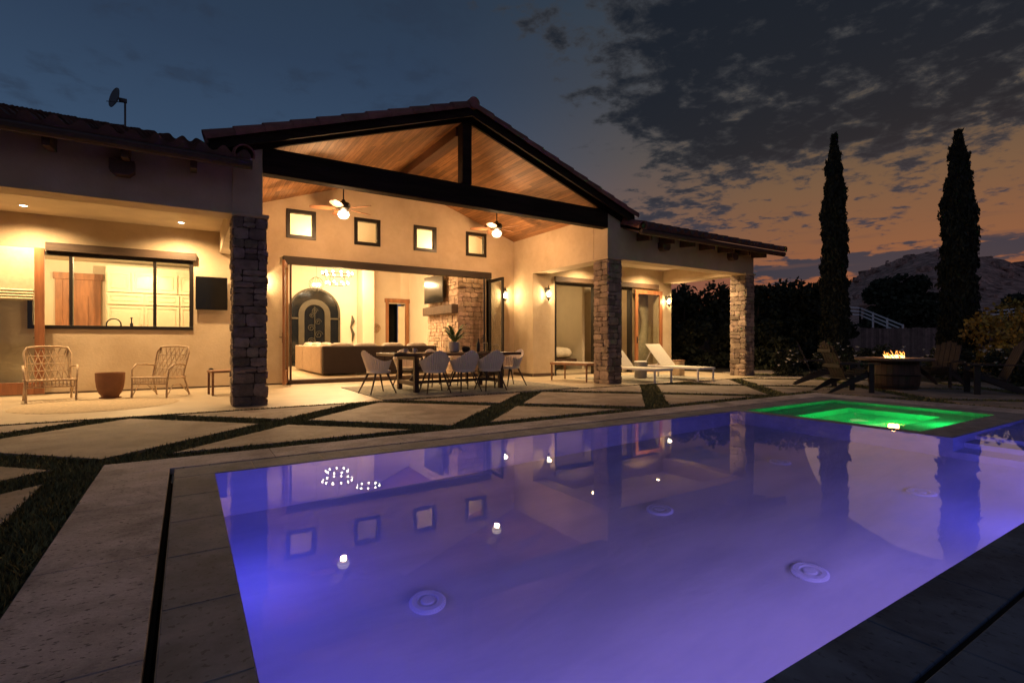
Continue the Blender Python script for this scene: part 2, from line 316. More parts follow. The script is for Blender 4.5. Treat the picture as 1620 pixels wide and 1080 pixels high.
# ------------------------------------------------------------------ mesh builder
class MB:
    def __init__(s): s.v = []; s.f = []
    def add(s, vs, fs):
        o = len(s.v); s.v += [tuple(v) for v in vs]; s.f += [tuple(o + i for i in f) for f in fs]; return s
    def box(s, x0, x1, y0, y1, z0, z1):
        vs = [(x, y, z) for z in (z0, z1) for y in (y0, y1) for x in (x0, x1)]
        return s.add(vs, [(0, 2, 3, 1), (4, 5, 7, 6), (0, 1, 5, 4), (2, 6, 7, 3), (0, 4, 6, 2), (1, 3, 7, 5)])
    def bev(s, x0, x1, y0, y1, z0, z1, b=.01):
        # box with chamfered edges (convex hull of three nested boxes)
        vs = []; idx = {}
        for cx, x in ((0, x0), (1, x1)):
            for cy, y in ((0, y0), (1, y1)):
                for cz, z in ((0, z0), (1, z1)):
                    sx, sy, sz = (b if not cx else -b), (b if not cy else -b), (b if not cz else -b)
                    idx[cx, cy, cz, 0] = len(vs); vs.append((x, y + sy, z + sz))
                    idx[cx, cy, cz, 1] = len(vs); vs.append((x + sx, y, z + sz))
                    idx[cx, cy, cz, 2] = len(vs); vs.append((x + sx, y + sy, z))
        I = lambda a, b_, c, k: idx[a, b_, c, k]
        fs = []
        for a in (0, 1):
            fs.append([I(a, 0, 0, 0), I(a, 1, 0, 0), I(a, 1, 1, 0), I(a, 0, 1, 0)])
            fs.append([I(0, a, 0, 1), I(1, a, 0, 1), I(1, a, 1, 1), I(0, a, 1, 1)])
            fs.append([I(0, 0, a, 2), I(1, 0, a, 2), I(1, 1, a, 2), I(0, 1, a, 2)])
            for c in (0, 1):
                fs.append([I(a, c, 0, 0), I(a, c, 1, 0), I(a, c, 1, 1), I(a, c, 0, 1)])
                fs.append([I(a, 0, c, 0), I(a, 1, c, 0), I(a, 1, c, 2), I(a, 0, c, 2)])
                fs.append([I(0, a, c, 1), I(1, a, c, 1), I(1, a, c, 2), I(0, a, c, 2)])
                for e in (0, 1): fs.append([I(a, c, e, 0), I(a, c, e, 1), I(a, c, e, 2)])
        cen = Vector(((x0 + x1) / 2, (y0 + y1) / 2, (z0 + z1) / 2)); out = []
        for f in fs:
            p = [Vector(vs[i]) for i in f]; n = (p[1] - p[0]).cross(p[2] - p[0])
            if n.dot(sum(p, Vector()) / len(p) - cen) < 0: f = f[::-1]
            out.append(f)
        return s.add(vs, out)
    def prism(s, poly, z0, z1):
        n = len(poly); a = sum(poly[i][0] * poly[(i + 1) % n][1] - poly[(i + 1) % n][0] * poly[i][1] for i in range(n))
        if a < 0: poly = poly[::-1]
        vs = [(x, y, z0) for x, y in poly] + [(x, y, z1) for x, y in poly]
        fs = [tuple(range(n))[::-1], tuple(range(n, 2 * n))] + [(i, (i + 1) % n, n + (i + 1) % n, n + i) for i in range(n)]
        return s.add(vs, fs)
    def prism_y(s, poly, y0, y1):   # poly in x,z
        n = len(poly); a = sum(poly[i][0] * poly[(i + 1) % n][1] - poly[(i + 1) % n][0] * poly[i][1] for i in range(n))
        if a < 0: poly = poly[::-1]
        vs = [(x, y1, z) for x, z in poly] + [(x, y0, z) for x, z in poly]
        fs = [tuple(range(n))[::-1], tuple(range(n, 2 * n))] + [(i, (i + 1) % n, n + (i + 1) % n, n + i) for i in range(n)]
        return s.add(vs, fs)
    def bar(s, a, b, wx, wz, up=(0, 0, 1)):   # rectangular bar from a to b
        a = Vector(a); b = Vector(b); d = (b - a).normalized(); u = Vector(up)
        if abs(d.dot(u)) > .98: u = Vector((0, 1, 0))
        x = d.cross(u).normalized(); z = x.cross(d).normalized()
        vs = [p + x * sx * wx / 2 + z * sz * wz / 2 for p in (a, b) for sx, sz in ((-1, -1), (1, -1), (1, 1), (-1, 1))]
        return s.add(vs, [(0, 1, 2, 3), (7, 6, 5, 4), (0, 4, 5, 1), (1, 5, 6, 2), (2, 6, 7, 3), (3, 7, 4, 0)])
    def tube(s, pts, r, n=6, close=False, caps=True):
        pts = [Vector(p) for p in pts]; rs = r if isinstance(r, (list, tuple)) else [r] * len(pts)
        o = len(s.v); m = len(pts); prev = None
        for i, p in enumerate(pts):
            if close: t = pts[(i + 1) % m] - pts[i - 1]
            else: t = pts[min(i + 1, m - 1)] - pts[max(i - 1, 0)]
            t.normalize()
            if prev is None:
                u = Vector((0, 0, 1)) if abs(t.z) < .9 else Vector((1, 0, 0))
                x = t.cross(u).normalized()
            else:
                x = (prev - t * prev.dot(t)).normalized()
            prev = x; y = t.cross(x)
            for k in range(n):
                a = 2 * PI * k / n; s.v.append(tuple(p + (x * math.cos(a) + y * math.sin(a)) * rs[i]))
        for i in range(m if close else m - 1):
            j = (i + 1) % m
            for k in range(n):
                l = (k + 1) % n
                s.f.append((o + i * n + k, o + i * n + l, o + j * n + l, o + j * n + k))
        if caps and not close:
            s.f.append(tuple(o + k for k in range(n))[::-1]); s.f.append(tuple(o + (m - 1) * n + k for k in range(n)))
        return s
    def lathe(s, prof, n=24, c=(0, 0, 0), caps=True):
        o = len(s.v); m = len(prof)
        for r, z in prof:
            for k in range(n):
                a = 2 * PI * k / n; s.v.append((c[0] + r * math.cos(a), c[1] + r * math.sin(a), c[2] + z))
        for i in range(m - 1):
            for k in range(n):
                l = (k + 1) % n; s.f.append((o + i * n + k, o + i * n + l, o + (i + 1) * n + l, o + (i + 1) * n + k))
        if caps and prof[0][0] > 1e-4: s.f.append(tuple(o + k for k in range(n))[::-1])
        if caps and prof[-1][0] > 1e-4: s.f.append(tuple(o + (m - 1) * n + k for k in range(n)))
        return s
    def ball(s, c, r, n=12, sz=1.0):
        return s.lathe([(max(1e-5, r * math.sin(PI * i / n)), -r * sz * math.cos(PI * i / n)) for i in range(n + 1)], n * 2, c)
    def xf(s, mtx, start=0):
        for i in range(start, len(s.v)): s.v[i] = tuple(mtx @ Vector(s.v[i]))
        return s
    def build(s, name, m, parent=None, smooth=False):
        me = D.meshes.new(name); me.from_pydata(s.v, [], s.f); me.update()
        me.materials.append(m)
        if smooth: me.polygons.foreach_set('use_smooth', [True] * len(me.polygons)); me.set_sharp_from_angle(angle=R(smooth if smooth > 1 else 40))
        o = D.objects.new(name, me); C.objects.link(o)
        if parent: o.parent = parent
        return o
def tag(o, label=None, cat=None, group=None, kind=None):
    if label: o['label'] = label
    if cat: o['category'] = cat
    if group: o['group'] = group
    if kind: o['kind'] = kind
    return o
def thing(name, label, cat, loc=(0, 0, 0), rz=0, group=None):
    o = D.objects.new(name, None); C.objects.link(o); o.location = loc; o.rotation_euler = (0, 0, rz); o.empty_display_size = .1
    return tag(o, label, cat, group)
def dup(root, loc, rz, label, group=None):
    r = root.copy(); C.objects.link(r); r.location = loc; r.rotation_euler = (0, 0, rz); r['label'] = label
    if group: r['group'] = group
    for ch in list(root.children):
        c = ch.copy(); C.objects.link(c); c.parent = r
        for g in list(ch.children):
            d = g.copy(); C.objects.link(d); d.parent = c
    return r
def struct(o): o['kind'] = 'structure'; return o
def light(name, kind, loc, power, col, radius=.05, parent=None, target=None, spot=None, blend=.6):
    ld = D.lights.new(name, kind); ld.energy = power; ld.color = col
    if kind in ('POINT', 'SPOT'): ld.shadow_soft_size = radius
    if kind == 'AREA': ld.size = radius
    if spot: ld.spot_size = R(spot); ld.spot_blend = blend
    o = D.objects.new(name, ld); C.objects.link(o); o.location = loc
    if target is not None: o.rotation_euler = (Vector(target) - Vector(loc)).to_track_quat('-Z', 'Y').to_euler()
    if parent: o.parent = parent
    return o
WARM = (1, .55, .25); WARM2 = (1, .65, .31)

# ------------------------------------------------------------------ ground and deck
gm = MB()
hole = (-.1, 11, .3, 4.9)
for x0, x1, y0, y1 in ((-500, -.1, -500, 900), (11, 900, -500, 900), (-.1, 11, -500, .3), (-.1, 11, 4.9, 900)):
    gm.add([(x0, y0, -.06), (x1, y0, -.06), (x1, y1, -.06), (x0, y1, -.06)], [(0, 1, 2, 3)])
struct(gm.build('ground', M['soil']))
tm = MB()
for x0, x1, y0, y1 in ((-9, -.57, -2, 5.28), (-9, 18, 5.28, 8.47), (10.4, 18, -2, 5.28), (14.3, 18, 8.47, 10.5)):
    tm.add([(x0, y0, -.022), (x1, y0, -.022), (x1, y1, -.022), (x0, y1, -.022)], [(0, 1, 2, 3)])
struct(tm.build('turf_base', M['turf']))

def clip(poly, a, b, c):   # keep a*x+b*y<=c
    outp = []
    for i in range(len(poly)):
        p, q = poly[i], poly[(i + 1) % len(poly)]
        dp, dq = a * p[0] + b * p[1] - c, a * q[0] + b * q[1] - c
        if dp <= 0: outp.append(p)
        if dp * dq < 0:
            t = dp / (dp - dq); outp.append((p[0] + t * (q[0] - p[0]), p[1] + t * (q[1] - p[1])))
    return outp
slabs = []
HD = 1.36
for m_ in range(-4, 12):
    for n_ in range(-2, 6):
        if (m_ + n_) % 2: continue
        cx, cy = -.62 + 1.645 * m_, 6.92 - 1.62 * n_
        if cx > 17 or cy < -2.5: continue
        p = [(cx + HD, cy), (cx, cy + HD), (cx - HD, cy), (cx, cy - HD)]
        if cy > 9.5 and cx < 14.5: continue
        pieces = []
        if cx < 14.8: p = clip(p, 0, 1, 8.36)
        else: p = clip(p, 0, 1, 10.4)
        if cx < -1: 
            pieces = [clip(p, 1, 0, -.86)] if cy < 6 else [p]
        elif cx < 10.5:
            if cx < 0 and cy < 5: pieces = [clip(p, 1, 0, -.86)]
            elif cx > 8 and cy < 5: pieces = [clip(p, -1, 0, -10.55)]
            else: pieces = [clip(p, 0, -1, -5.53)]
        else:
            pieces = [clip(p, 0, -1, -5.5), clip(clip(p, -1, 0, -10.58), 0, 1, 5.49)] if cx < 11.5 and 4 < cy < 6 else [clip(p, -1, 0, -10.58)]
        for q in pieces:
            if len(q) > 2:
                ar = abs(sum(q[i][0] * q[(i + 1) % len(q)][1] - q[(i + 1) % len(q)][0] * q[i][1] for i in range(len(q)))) / 2
                if ar > .05: slabs.append(q)
pv = MB()
for q in slabs: pv.prism(q, -.055, 0)
struct(pv.build('paving_slabs', M['slab']))
# patio under the covered porch, right up to the house wall
pt = MB(); pt.prism([(-9, 8.47), (14.35, 8.47), (14.35, 12.0), (8.3, 12.0), (8.3, 12.9), (-9, 12.9)], -.055, 0.003)
struct(pt.build('patio', M['patio']))
# travertine deck around the pool: individual pavers with hairline joints
dk = MB(); random.seed(4)
def paver_row(x0, x1, y0, y1, n, horiz):
    for i in range(n):
        if horiz:
            a = x0 + (x1 - x0) * i / n; b = x0 + (x1 - x0) * (i + 1) / n; dk.bev(a + .0015, b - .0015, y0, y1, -.05, 0, .003)
        else:
            a = y0 + (y1 - y0) * i / n; b = y0 + (y1 - y0) * (i + 1) / n; dk.bev(x0, x1, a + .0015, b - .0015, -.05, 0, .003)
paver_row(-.57, -.115, -.9, 4.86, 6, False)
paver_row(-.57, 10.4, 4.86, 5.28, 9, True)
paver_row(9.83, 10.4, .3, 4.86, 4, False)
struct(dk.build('pool_deck', M['travertine']))
cp = MB()
def tiles(x0, x1, y0, y1, nx, ny, g=.003):
    for i in range(nx):
        for j in range(ny):
            a = x0 + (x1 - x0) * i / nx; b = x0 + (x1 - x0) * (i + 1) / nx; c = y0 + (y1 - y0) * j / ny; d = y0 + (y1 - y0) * (j + 1) / ny
            cp.bev(a + g, b - g, c + g, d - g, -.045, .0, .003)
YF = 4.50   # far water edge
tiles(-.083, .18, .65, YF, 1, 7)                 # left coping
tiles(-.083, 6.90, YF, 4.82, 13, 1)              # far coping
tiles(6.90, 9.79, 4.47, 4.82, 4, 1)              # behind the spa
tiles(9.36, 9.79, 2.04, 4.47, 1, 4)              # right of the spa
tiles(6.73, 9.36, 2.04, 2.38, 4, 1)              # in front of the spa
tiles(6.73, 6.90, 2.38, YF, 1, 4)                # between pool and spa
struct(cp.build('pool_coping', M['pooltile']))
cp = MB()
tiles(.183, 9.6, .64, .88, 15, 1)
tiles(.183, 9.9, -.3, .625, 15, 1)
struct(cp.build('near_deck', M['shaded_stone']))
jt = MB(); jt.box(-.083, .178, .65, YF, -.2, -.0022); jt.box(-.083, 9.79, YF + .002, 4.82, -.2, -.0022); jt.box(9.362, 9.79, 2.042, YF, -.2, -.0022)
jt.box(6.732, 9.36, 2.042, 2.378, -.2, -.0022); jt.box(6.732, 6.898, 2.38, YF, -.2, -.0022)
struct(jt.build('coping_bed', M['joint']))
jt = MB(); jt.box(-.083, 9.9, -.3, .878, -.2, -.012); struct(jt.build('coping_bed', M['dark']))
sl = MB(); sl.box(-.115, -.083, -.9, 4.86, -.15, -.12); sl.box(-.115, 9.83, 4.82, 4.86, -.15, -.12); sl.box(9.79, 9.83, .3, 4.82, -.15, -.12)
sl.box(-.14, -.1151, -.9, 4.86, -.15, -.052); sl.box(-.083, -.0829, .65, 4.82, -.15, -.0)
struct(sl.build('overflow_channel', M['dark']))

# pool shell (inward faces), steps at the right end
ps = MB()
DP = -1.10
def quad(mb, a, b, c, d): mb.add([a, b, c, d], [(0, 1, 2, 3)])
quad(ps, (.18, .88, DP), (6.73, .88, DP), (6.73, YF, DP), (.18, YF, DP))
quad(ps, (.18, .88, DP), (.18, YF, DP), (.18, YF, -.01), (.18, .88, -.01))
quad(ps, (.18, YF, DP), (6.73, YF, DP), (6.73, YF, -.01), (.18, YF, -.01))
quad(ps, (6.73, YF, DP), (6.73, 2.04, DP), (6.73, 2.04, -.01), (6.73, YF, -.01))
quad(ps, (6.73, 2.04, DP), (9.6, 2.04, DP), (9.6, 2.04, -.01), (6.73, 2.04, -.01))
quad(ps, (9.6, .88, DP), (.18, .88, DP), (.18, .88, -.01), (9.6, .88, -.01))
quad(ps, (9.6, 2.04, DP), (9.6, .88, DP), (9.6, .88, -.01), (9.6, 2.04, -.01))
xs = [6.73, 7.05, 7.37, 9.6]; zs = [DP, -.78, -.5, -.25]
for i in range(3):
    quad(ps, (xs[i], .88, zs[i]), (xs[i], 2.04, zs[i]), (xs[i], 2.04, zs[i + 1]), (xs[i], .88, zs[i + 1]))
    quad(ps, (xs[i], .88, zs[i + 1]), (xs[i + 1], .88, zs[i + 1]), (xs[i + 1], 2.04, zs[i + 1]), (xs[i], 2.04, zs[i + 1]))
struct(ps.build('pool_basin', M['shell']))
wt = MB(); wt.add([(.175, .875, -.004), (9.6, .875, -.004), (9.6, 2.045, -.004), (6.735, 2.045, -.004), (6.735, YF + .005, -.004), (.175, YF + .005, -.004)], [(0, 1, 2, 3, 4, 5)])
struct(wt.build('pool_water', M['water']))
# spa
SX0, SX1, SY0, SY1 = 6.90, 9.36, 2.38, 4.47
ss = MB(); bw = .45
def ring(z0, z1, a, b, c, d):
    quad(ss, (a, c, z0), (b, c, z0), (b, c, z1), (a, c, z1)); quad(ss, (b, c, z0), (b, d, z0), (b, d, z1), (b, c, z1))
    quad(ss, (b, d, z0), (a, d, z0), (a, d, z1), (b, d, z1)); quad(ss, (a, d, z0), (a, c, z0), (a, c, z1), (a, d, z1))
ring(-.42, -.01, SX0, SX1, SY0, SY1)
ring(-.95, -.42, SX0 + bw, SX1 - bw, SY0 + bw, SY1 - bw)
for a, b, c, d in ((SX0, SX1, SY0, SY0 + bw), (SX0, SX1, SY1 - bw, SY1), (SX0, SX0 + bw, SY0 + bw, SY1 - bw), (SX1 - bw, SX1, SY0 + bw, SY1 - bw)):
    quad(ss, (a, c, -.42), (b, c, -.42), (b, d, -.42), (a, d, -.42))
quad(ss, (SX0 + bw, SY0 + bw, -.95), (SX1 - bw, SY0 + bw, -.95), (SX1 - bw, SY1 - bw, -.95), (SX0 + bw, SY1 - bw, -.95))
struct(ss.build('spa_basin', M['shell']))
sw = MB(); quad(sw, (SX0 - .004, SY0 - .004, -.004), (SX1 + .004, SY0 - .004, -.004), (SX1 + .004, SY1 + .004, -.004), (SX0 - .004, SY1 + .004, -.004))
struct(sw.build('spa_water', M['spawater']))

# pool lights in the wall hidden below the viewer, and under the spa bench
PB = (.075, .085, 1.0); PV = (.36, .27, 1.0)
for i, (x, y, z, pw, c_) in enumerate(((.28, 1.6, -.5, 9, PB), (.28, 3.4, -.5, 9, PB), (1.2, .97, -.45, 13, PV), (2.3, .97, -.45, 14, PV), (3.5, .97, -.5, 9, PV), (4.9, .97, -.5, 10, PB), (6.3, .97, -.5, 9, PB))):
    light('pool_lamp', 'POINT', (x, y, z), pw * 1.35, c_, 0)
light('pool_lamp', 'POINT', (8.2, .96, -.14), 11, PB, 0)
light('spa_lamp', 'POINT', (8.13, 2.88, -.62), 30, (.005, 1, .13), 0)
light('spa_lamp', 'POINT', (8.13, 2.42, -.2), 13, (.005, 1, .15), 0)

# in-floor drains
def drain(name='pool_drain'):
    mb = MB(); mb.lathe([(.105, 0), (.105, .012), (.09, .028), (.062, .03), (.055, .018), (.04, .018), (.035, .034), (.0001, .036)], 40)
    for k in range(40):
        a = 2 * PI * k / 40; mb.bar((.088 * math.cos(a), .088 * math.sin(a), .03), (.104 * math.cos(a), .104 * math.sin(a), .016), .006, .008)
    return mb
dr_l = ['round white drain cover on the pool floor nearest the viewer at left', 'round white drain cover in the middle of the pool floor', 'round white drain cover farthest off, near the spa wall',
        'round white drain cover beside the dark near pool edge', 'round white drain cover on the pool floor beside the steps']
d0 = None
for (x, y), lb in zip(((1.17, 2.75), (3.22, 2.85), (5.2, 3.0), (3.24, 1.68), (5.24, 1.8)), dr_l):
    if d0 is None: d0 = drain().build('pool_drain', M['drain'], None, 30); o = d0
    else: o = d0.copy(); C.objects.link(o)
    o.location = (x, y, DP); tag(o, lb, 'drain', 'in-floor pool drains')

# ------------------------------------------------------------------ the house
house = thing('house', 'stucco house with stone pillars, gabled timber porch and clay tile roofs behind the pool', 'house')
def wall_holes(mb, x0, x1, z0, z1, y0, y1, holes):
    xs = sorted({x0, x1} | {h[0] for h in holes} | {h[1] for h in holes}); zs = sorted({z0, z1} | {h[2] for h in holes} | {h[3] for h in holes})
    nx, nz = len(xs) - 1, len(zs) - 1
    def solid(i, j):
        if i < 0 or j < 0 or i >= nx or j >= nz: return False
        cx, cz = (xs[i] + xs[i + 1]) / 2, (zs[j] + zs[j + 1]) / 2
        return not any(h[0] < cx < h[1] and h[2] < cz < h[3] for h in holes)
    for i in range(nx):
        for j in range(nz):
            if not solid(i, j): continue
            a, b, c, d = xs[i], xs[i + 1], zs[j], zs[j + 1]
            quad(mb, (a, y0, c), (b, y0, c), (b, y0, d), (a, y0, d)); quad(mb, (b, y1, c), (a, y1, c), (a, y1, d), (b, y1, d))
            if not solid(i - 1, j): quad(mb, (a, y1, c), (a, y0, c), (a, y0, d), (a, y1, d))
            if not solid(i + 1, j): quad(mb, (b, y0, c), (b, y1, c), (b, y1, d), (b, y0, d))
            if not solid(i, j - 1): quad(mb, (a, y0, c), (a, y1, c), (b, y1, c), (b, y0, c))
            if not solid(i, j + 1): quad(mb, (a, y0, d), (b, y0, d), (b, y1, d), (a, y1, d))
FY, BY, RY = 8.85, 12.9, 11.9       # front plane, back wall, right wing wall
WIN = (-2.50, .10, 1.25, 2.70)
CL = [(1.96, 2.60), (3.53, 4.17), (5.10, 5.73), (6.65, 7.29)]; CZ = (3.43, 4.09)
wb = MB(); wall_holes(wb, -9, 8.25, -.05, 4.13, BY, BY + .2, [WIN, (2.0, 7.4, -.05, 2.82)] + [(a, b, *CZ) for a, b in CL])
wb.prism_y([(1.2, 4.13), (7.95, 4.13), (4.575, 5.30)], BY, BY + .2)
wb.build('wall', M['stucco'], house)
wr = MB(); wall_holes(wr, 8.25, 14.02, -.05, 3.5, RY, RY + .2, [(9.02, 13.35, -.05, 2.74)])
wr.build('wall', M['stucco'], house)
wp = MB(); wp.box(8.25, 8.5, RY + .2, BY + .2, -.05, 4.13); wp.build('wall', M['stucco'], house)      # return of the right wing
wp = MB(); wp.box(8.25, 8.5, RY, RY + .2, 3.5, 4.13); wp.build('wall', M['stucco'], house)
wp = MB(); wp.box(8.25, 8.72, FY + .5, RY, 2.93, 4.13); wp.build('wall', M['stucco'], house)    # wall above the side beam, right
wl = MB(); wl.box(.60, 1.0, FY + .5, BY, 2.93, 4.05); wl.build('wall', M['stucco'], house)              # same on the left
pil = MB(); pil.bev(.58, 1.0, FY, FY + .5, 2.97, 4.03, .01); pil.build('wall', M['stucco'], house); pil = MB(); pil.bev(8.25, 8.66, FY, FY + .5, 2.97, 4.03, .01); pil.build('wall', M['stucco'], house)
fl = MB(); fl.box(-9, .58, FY + .03, FY + .45, 2.95, 3.75); fl.build('wall', M['stucco'], house)         # front beam, left bay
fr = MB(); fr.box(8.66, 14.02, FY + .03, FY + .45, 2.95, 3.7); fr.box(13.6, 14.02, FY + .45, RY, 2.95, 3.7); fr.build('wall', M['stucco'], house)
er = MB(); er.box(13.82, 14.02, RY + .2, 17, -.05, 3.6); er.build('wall', M['stucco'], house)
# flat ceilings of the side bays
cb_ = MB(); cb_.box(-9, .60, FY + .45, BY, 3.39, 3.45); cb_.build('ceiling', M['ceil_plaster'], house)
cb_ = MB(); cb_.box(8.72, 13.6, FY + .45, RY, 3.38, 3.44); cb_.build('ceiling', M['ceil_plaster'], house)
# sloping plank ceiling of the porch and great room
def zc(x): return 4.05 + .349 * (x - 1.14) if x < 4.575 else 4.05 + .349 * (8.01 - x)
for sgn in (-1, 1):
    mb = MB(); xa = 4.575; xb = .5 if sgn < 0 else 8.66
    for (y0, y1) in ((FY + .02, 21.2),):
        quad(mb, (xa, y0, zc(4.575)), (xb, y0, zc(xb)), (xb, y1, zc(xb)), (xa, y1, zc(4.575)))
        quad(mb, (xa, y0, zc(4.575) + .05), (xb, y0, zc(xb) + .05), (xb, y1, zc(xb) + .05), (xa, y1, zc(4.575) + .05))
    mb.build('ceiling', M['planks'], house)
rb = MB(); rb.box(4.45, 4.70, FY + .22, BY, 5.02, 5.245); rb.build('ridge_beam', M['ridge'], house)
rb = MB(); rb.box(4.45, 4.70, BY + .2, 20, 5.02, 5.245); rb.build('ridge_beam', M['ridge'], house)
# truss on the front
tb = MB(); tb.bev(1.0, 8.25, FY - .02, FY + .2, 3.63, 4.04, .012); tb.build('tie_beam', M['beam'], house)
kp = MB(); kp.bev(4.475, 4.675, FY - .03, FY + .19, 4.04, 5.24, .012); kp.build('king_post', M['beam'], house)
for sgn in (-1, 1):
    mb = MB(); x0 = .45 if sgn < 0 else 8.70; xm = 4.575
    mb.prism_y([(x0, zc(x0) + .005), (xm, zc(xm) + .005), (xm, zc(xm) + .20), (x0, zc(x0) + .20)], FY - .02, FY + .2)
    if sgn < 0: mb.prism_y([(1.0, 4.042), (1.25, 4.042), (1.0, 4.0)], FY, FY + .1)
    mb.build('rafter', M['beam'], house)
    fb = MB(); x0 = .28 if sgn < 0 else 8.87
    fb.prism_y([(x0, zc(x0) + .03), (xm, zc(xm) + .03), (xm, zc(xm) + .19), (x0, zc(x0) + .19)], FY - .25, FY - .2)
    fb.build('fascia', M['beam'], house)
    sf = MB(); sf.prism_y([(x0, zc(x0) + .16), (xm, zc(xm) + .16), (xm, zc(xm) + .19), (x0, zc(x0) + .19)], FY - .199, FY - .021); sf.build('soffit', M['beam'], house)
# roofs
def tile_roof(origin, u, v, W, L, p=.26, cs=.36, lift=.04, amp=.068):
    mb = MB(); o = Vector(origin); u = Vector(u).normalized(); v = Vector(v).normalized(); n = u.cross(v).normalized()
    if n.z < 0: n = -n
    nx = int(W / p * 8); nc = int(L / cs)
    rows = [(0, -.03, True)]
    for j in range(nc): rows += [(j * cs - .01, lift, False), ((j + 1) * cs, 0, False)]
    rnd = random.Random(3)
    jit = [[rnd.uniform(-.008, .008) for _ in range(nx // 8 + 2)] for _ in range(nc + 2)]
    for r, (vv, h, flat) in enumerate(rows):
        for i in range(nx + 1):
            x = i / nx * W; ph = (x / p) % 1
            bh = amp * (math.sin(PI * ph / .62) if ph < .62 else -.35 * math.sin(PI * (ph - .62) / .38))
            if flat: bh = 0 if r == 0 else bh
            jj = 0 if flat else jit[(r - 1) // 2][i // 8]
            mb.v.append(tuple(o + u * x + v * (vv + jj) + n * (h + bh + jj * .6)))
    for r in range(len(rows) - 1):
        for i in range(nx):
            a = r * (nx + 1) + i; mb.f.append((a, a + 1, a + nx + 2, a + nx + 1))
    return mb
sl_ = (5.62 - 3.66) / (14.0 - 8.3)
tile_roof((-9, 8.32, 3.665), (1, 0, 0), (0, 1, .345), 9.78, 6.0).build('roof', M['tile'], house)
tile_roof((8.78, 8.32, 3.63), (1, 0, 0), (0, 1, .335), 5.85, 6.0).build('roof', M['tile'], house)
for sgn in (-1, 1):
    x0 = .26 if sgn < 0 else 8.89; zt = zc(x0) + .2
    tile_roof((x0, FY - .2, zt), (0, 1, 0), (-sgn, 0, .349), 12.3, 4.57).build('roof', M['tile'], house)
# deck boards under the side roofs, with rafter tails and gutter
for x0, x1, ze in ((-9, .80, 3.60), (8.76, 14.62, 3.56)):
    dm = MB(); s_ = .34
    dm.add([(x0, 8.36, ze - .02), (x1, 8.36, ze - .02), (x1, 14, ze - .02 + s_ * 5.64), (x0, 14, ze - .02 + s_ * 5.64),
            (x0, 8.36, ze - .06), (x1, 8.36, ze - .06), (x1, 14, ze - .06 + s_ * 5.64), (x0, 14, ze - .06 + s_ * 5.64)],
           [(0, 1, 2, 3), (7, 6, 5, 4), (0, 4, 5, 1), (1, 5, 6, 2), (2, 6, 7, 3), (3, 7, 4, 0)])
    dm.build('soffit', M['eavewood'], house)
    xx = x0 + .5
    while xx < x1 - .05:
        rt = MB(); rt.add([(xx - .04, 8.45, ze - .17), (xx + .04, 8.45, ze - .17), (xx + .04, 8.9, ze - .12), (xx - .04, 8.9, ze - .12),
                (xx - .04, 8.45, ze - .062), (xx + .04, 8.45, ze - .062), (xx + .04, 8.9, ze + .08), (xx - .04, 8.9, ze + .08)],
               [(3, 2, 1, 0), (4, 5, 6, 7), (0, 1, 5, 4), (1, 2, 6, 5), (2, 3, 7, 6), (3, 0, 4, 7)]); xx += .78
        rt.build('rafter_tail', M['eavewood'], house)
    g = MB(); prof = [(8.36, ze - .015), (8.27, ze + .012), (8.25, ze - .02), (8.262, ze - .07), (8.29, ze - .10), (8.345, ze - .10), (8.345, ze - .015)]
    n = len(prof); vs = [(x0 if k == 0 else x1, a, b) for k in (0, 1) for a, b in prof]
    g.add(vs, [tuple(range(n)), tuple(range(n, 2 * n))[::-1]] + [(i, n + i, n + (i + 1) % n, (i + 1) % n) for i in range(n)])
    g.build('gutter', M['gutter'], house)
# corbels below the eaves
for x in (-.75, 10.1, 12.9, -4.0):
    mb = MB(); mb.prism_y([(x - .14, 3.47), (x + .14, 3.47), (x + .14, 3.33), (x + .08, 3.27), (x - .08, 3.27), (x - .14, 3.33)], FY - .14, FY + .028); mb.build('corbel', M['eavewood'], house)
# end rake of the right roof + rake tiles
def rake_tiles(a, b, n, rad=.105, side=Vector((0, -1, 0))):
    mb = MB(); a = Vector(a); b = Vector(b); d = (b - a).normalized(); up = side.cross(d)
    if up.z < 0: up = -up
    Lt = (b - a).length / n
    for i in range(n):
        p0 = a + d * (Lt * i - .03); p1 = a + d * (Lt * (i + 1) + .02)
        r0, r1 = rad * 1.14, rad * .92
        o = len(mb.v); m = 10
        for p, r in ((p0, r0), (p1, r1)):
            for k in range(m + 1):
                an = PI * (-.12 + 1.24 * k / m); mb.v.append(tuple(p + side * math.cos(an) * r + up * (math.sin(an) * r)))
            for k in range(m + 1):
                an = PI * (-.12 + 1.24 * k / m); mb.v.append(tuple(p + side * math.cos(an) * (r - .018) + up * (math.sin(an) * (r - .018))))
        q = m + 1
        for k in range(m):
            mb.f += [(o + k, o + k + 1, o + 2 * q + k + 1, o + 2 * q + k), (o + q + k + 1, o + q + k, o + 3 * q + k, o + 3 * q + k + 1), (o + k + 1, o + k, o + q + k, o + q + k + 1)]
        mb.f += [(o, o + 2 * q, o + 3 * q, o + q), (o + m, o + q + m, o + 3 * q + m, o + 2 * q + m)]
    return mb
for sgn in (-1, 1):
    x0 = .24 if sgn < 0 else 8.91
    rake_tiles((x0, FY - .21, zc(x0) + .21), (4.575, FY - .21, zc(4.575) + .22), 11).build('rake_tiles', M['raketile'], house, 50)
rc = MB(); rc.tube([(4.575, FY - .33, 5.50), (4.575, 20, 5.50)], .11, 14); rc.build('ridge_cap', M['raketile'], house, 50)
rake_tiles((14.6, 8.30, 3.64), (14.6, 14, 5.56), 15, .10, Vector((1, 0, 0))).build('rake_tiles', M['raketile'], house, 50)
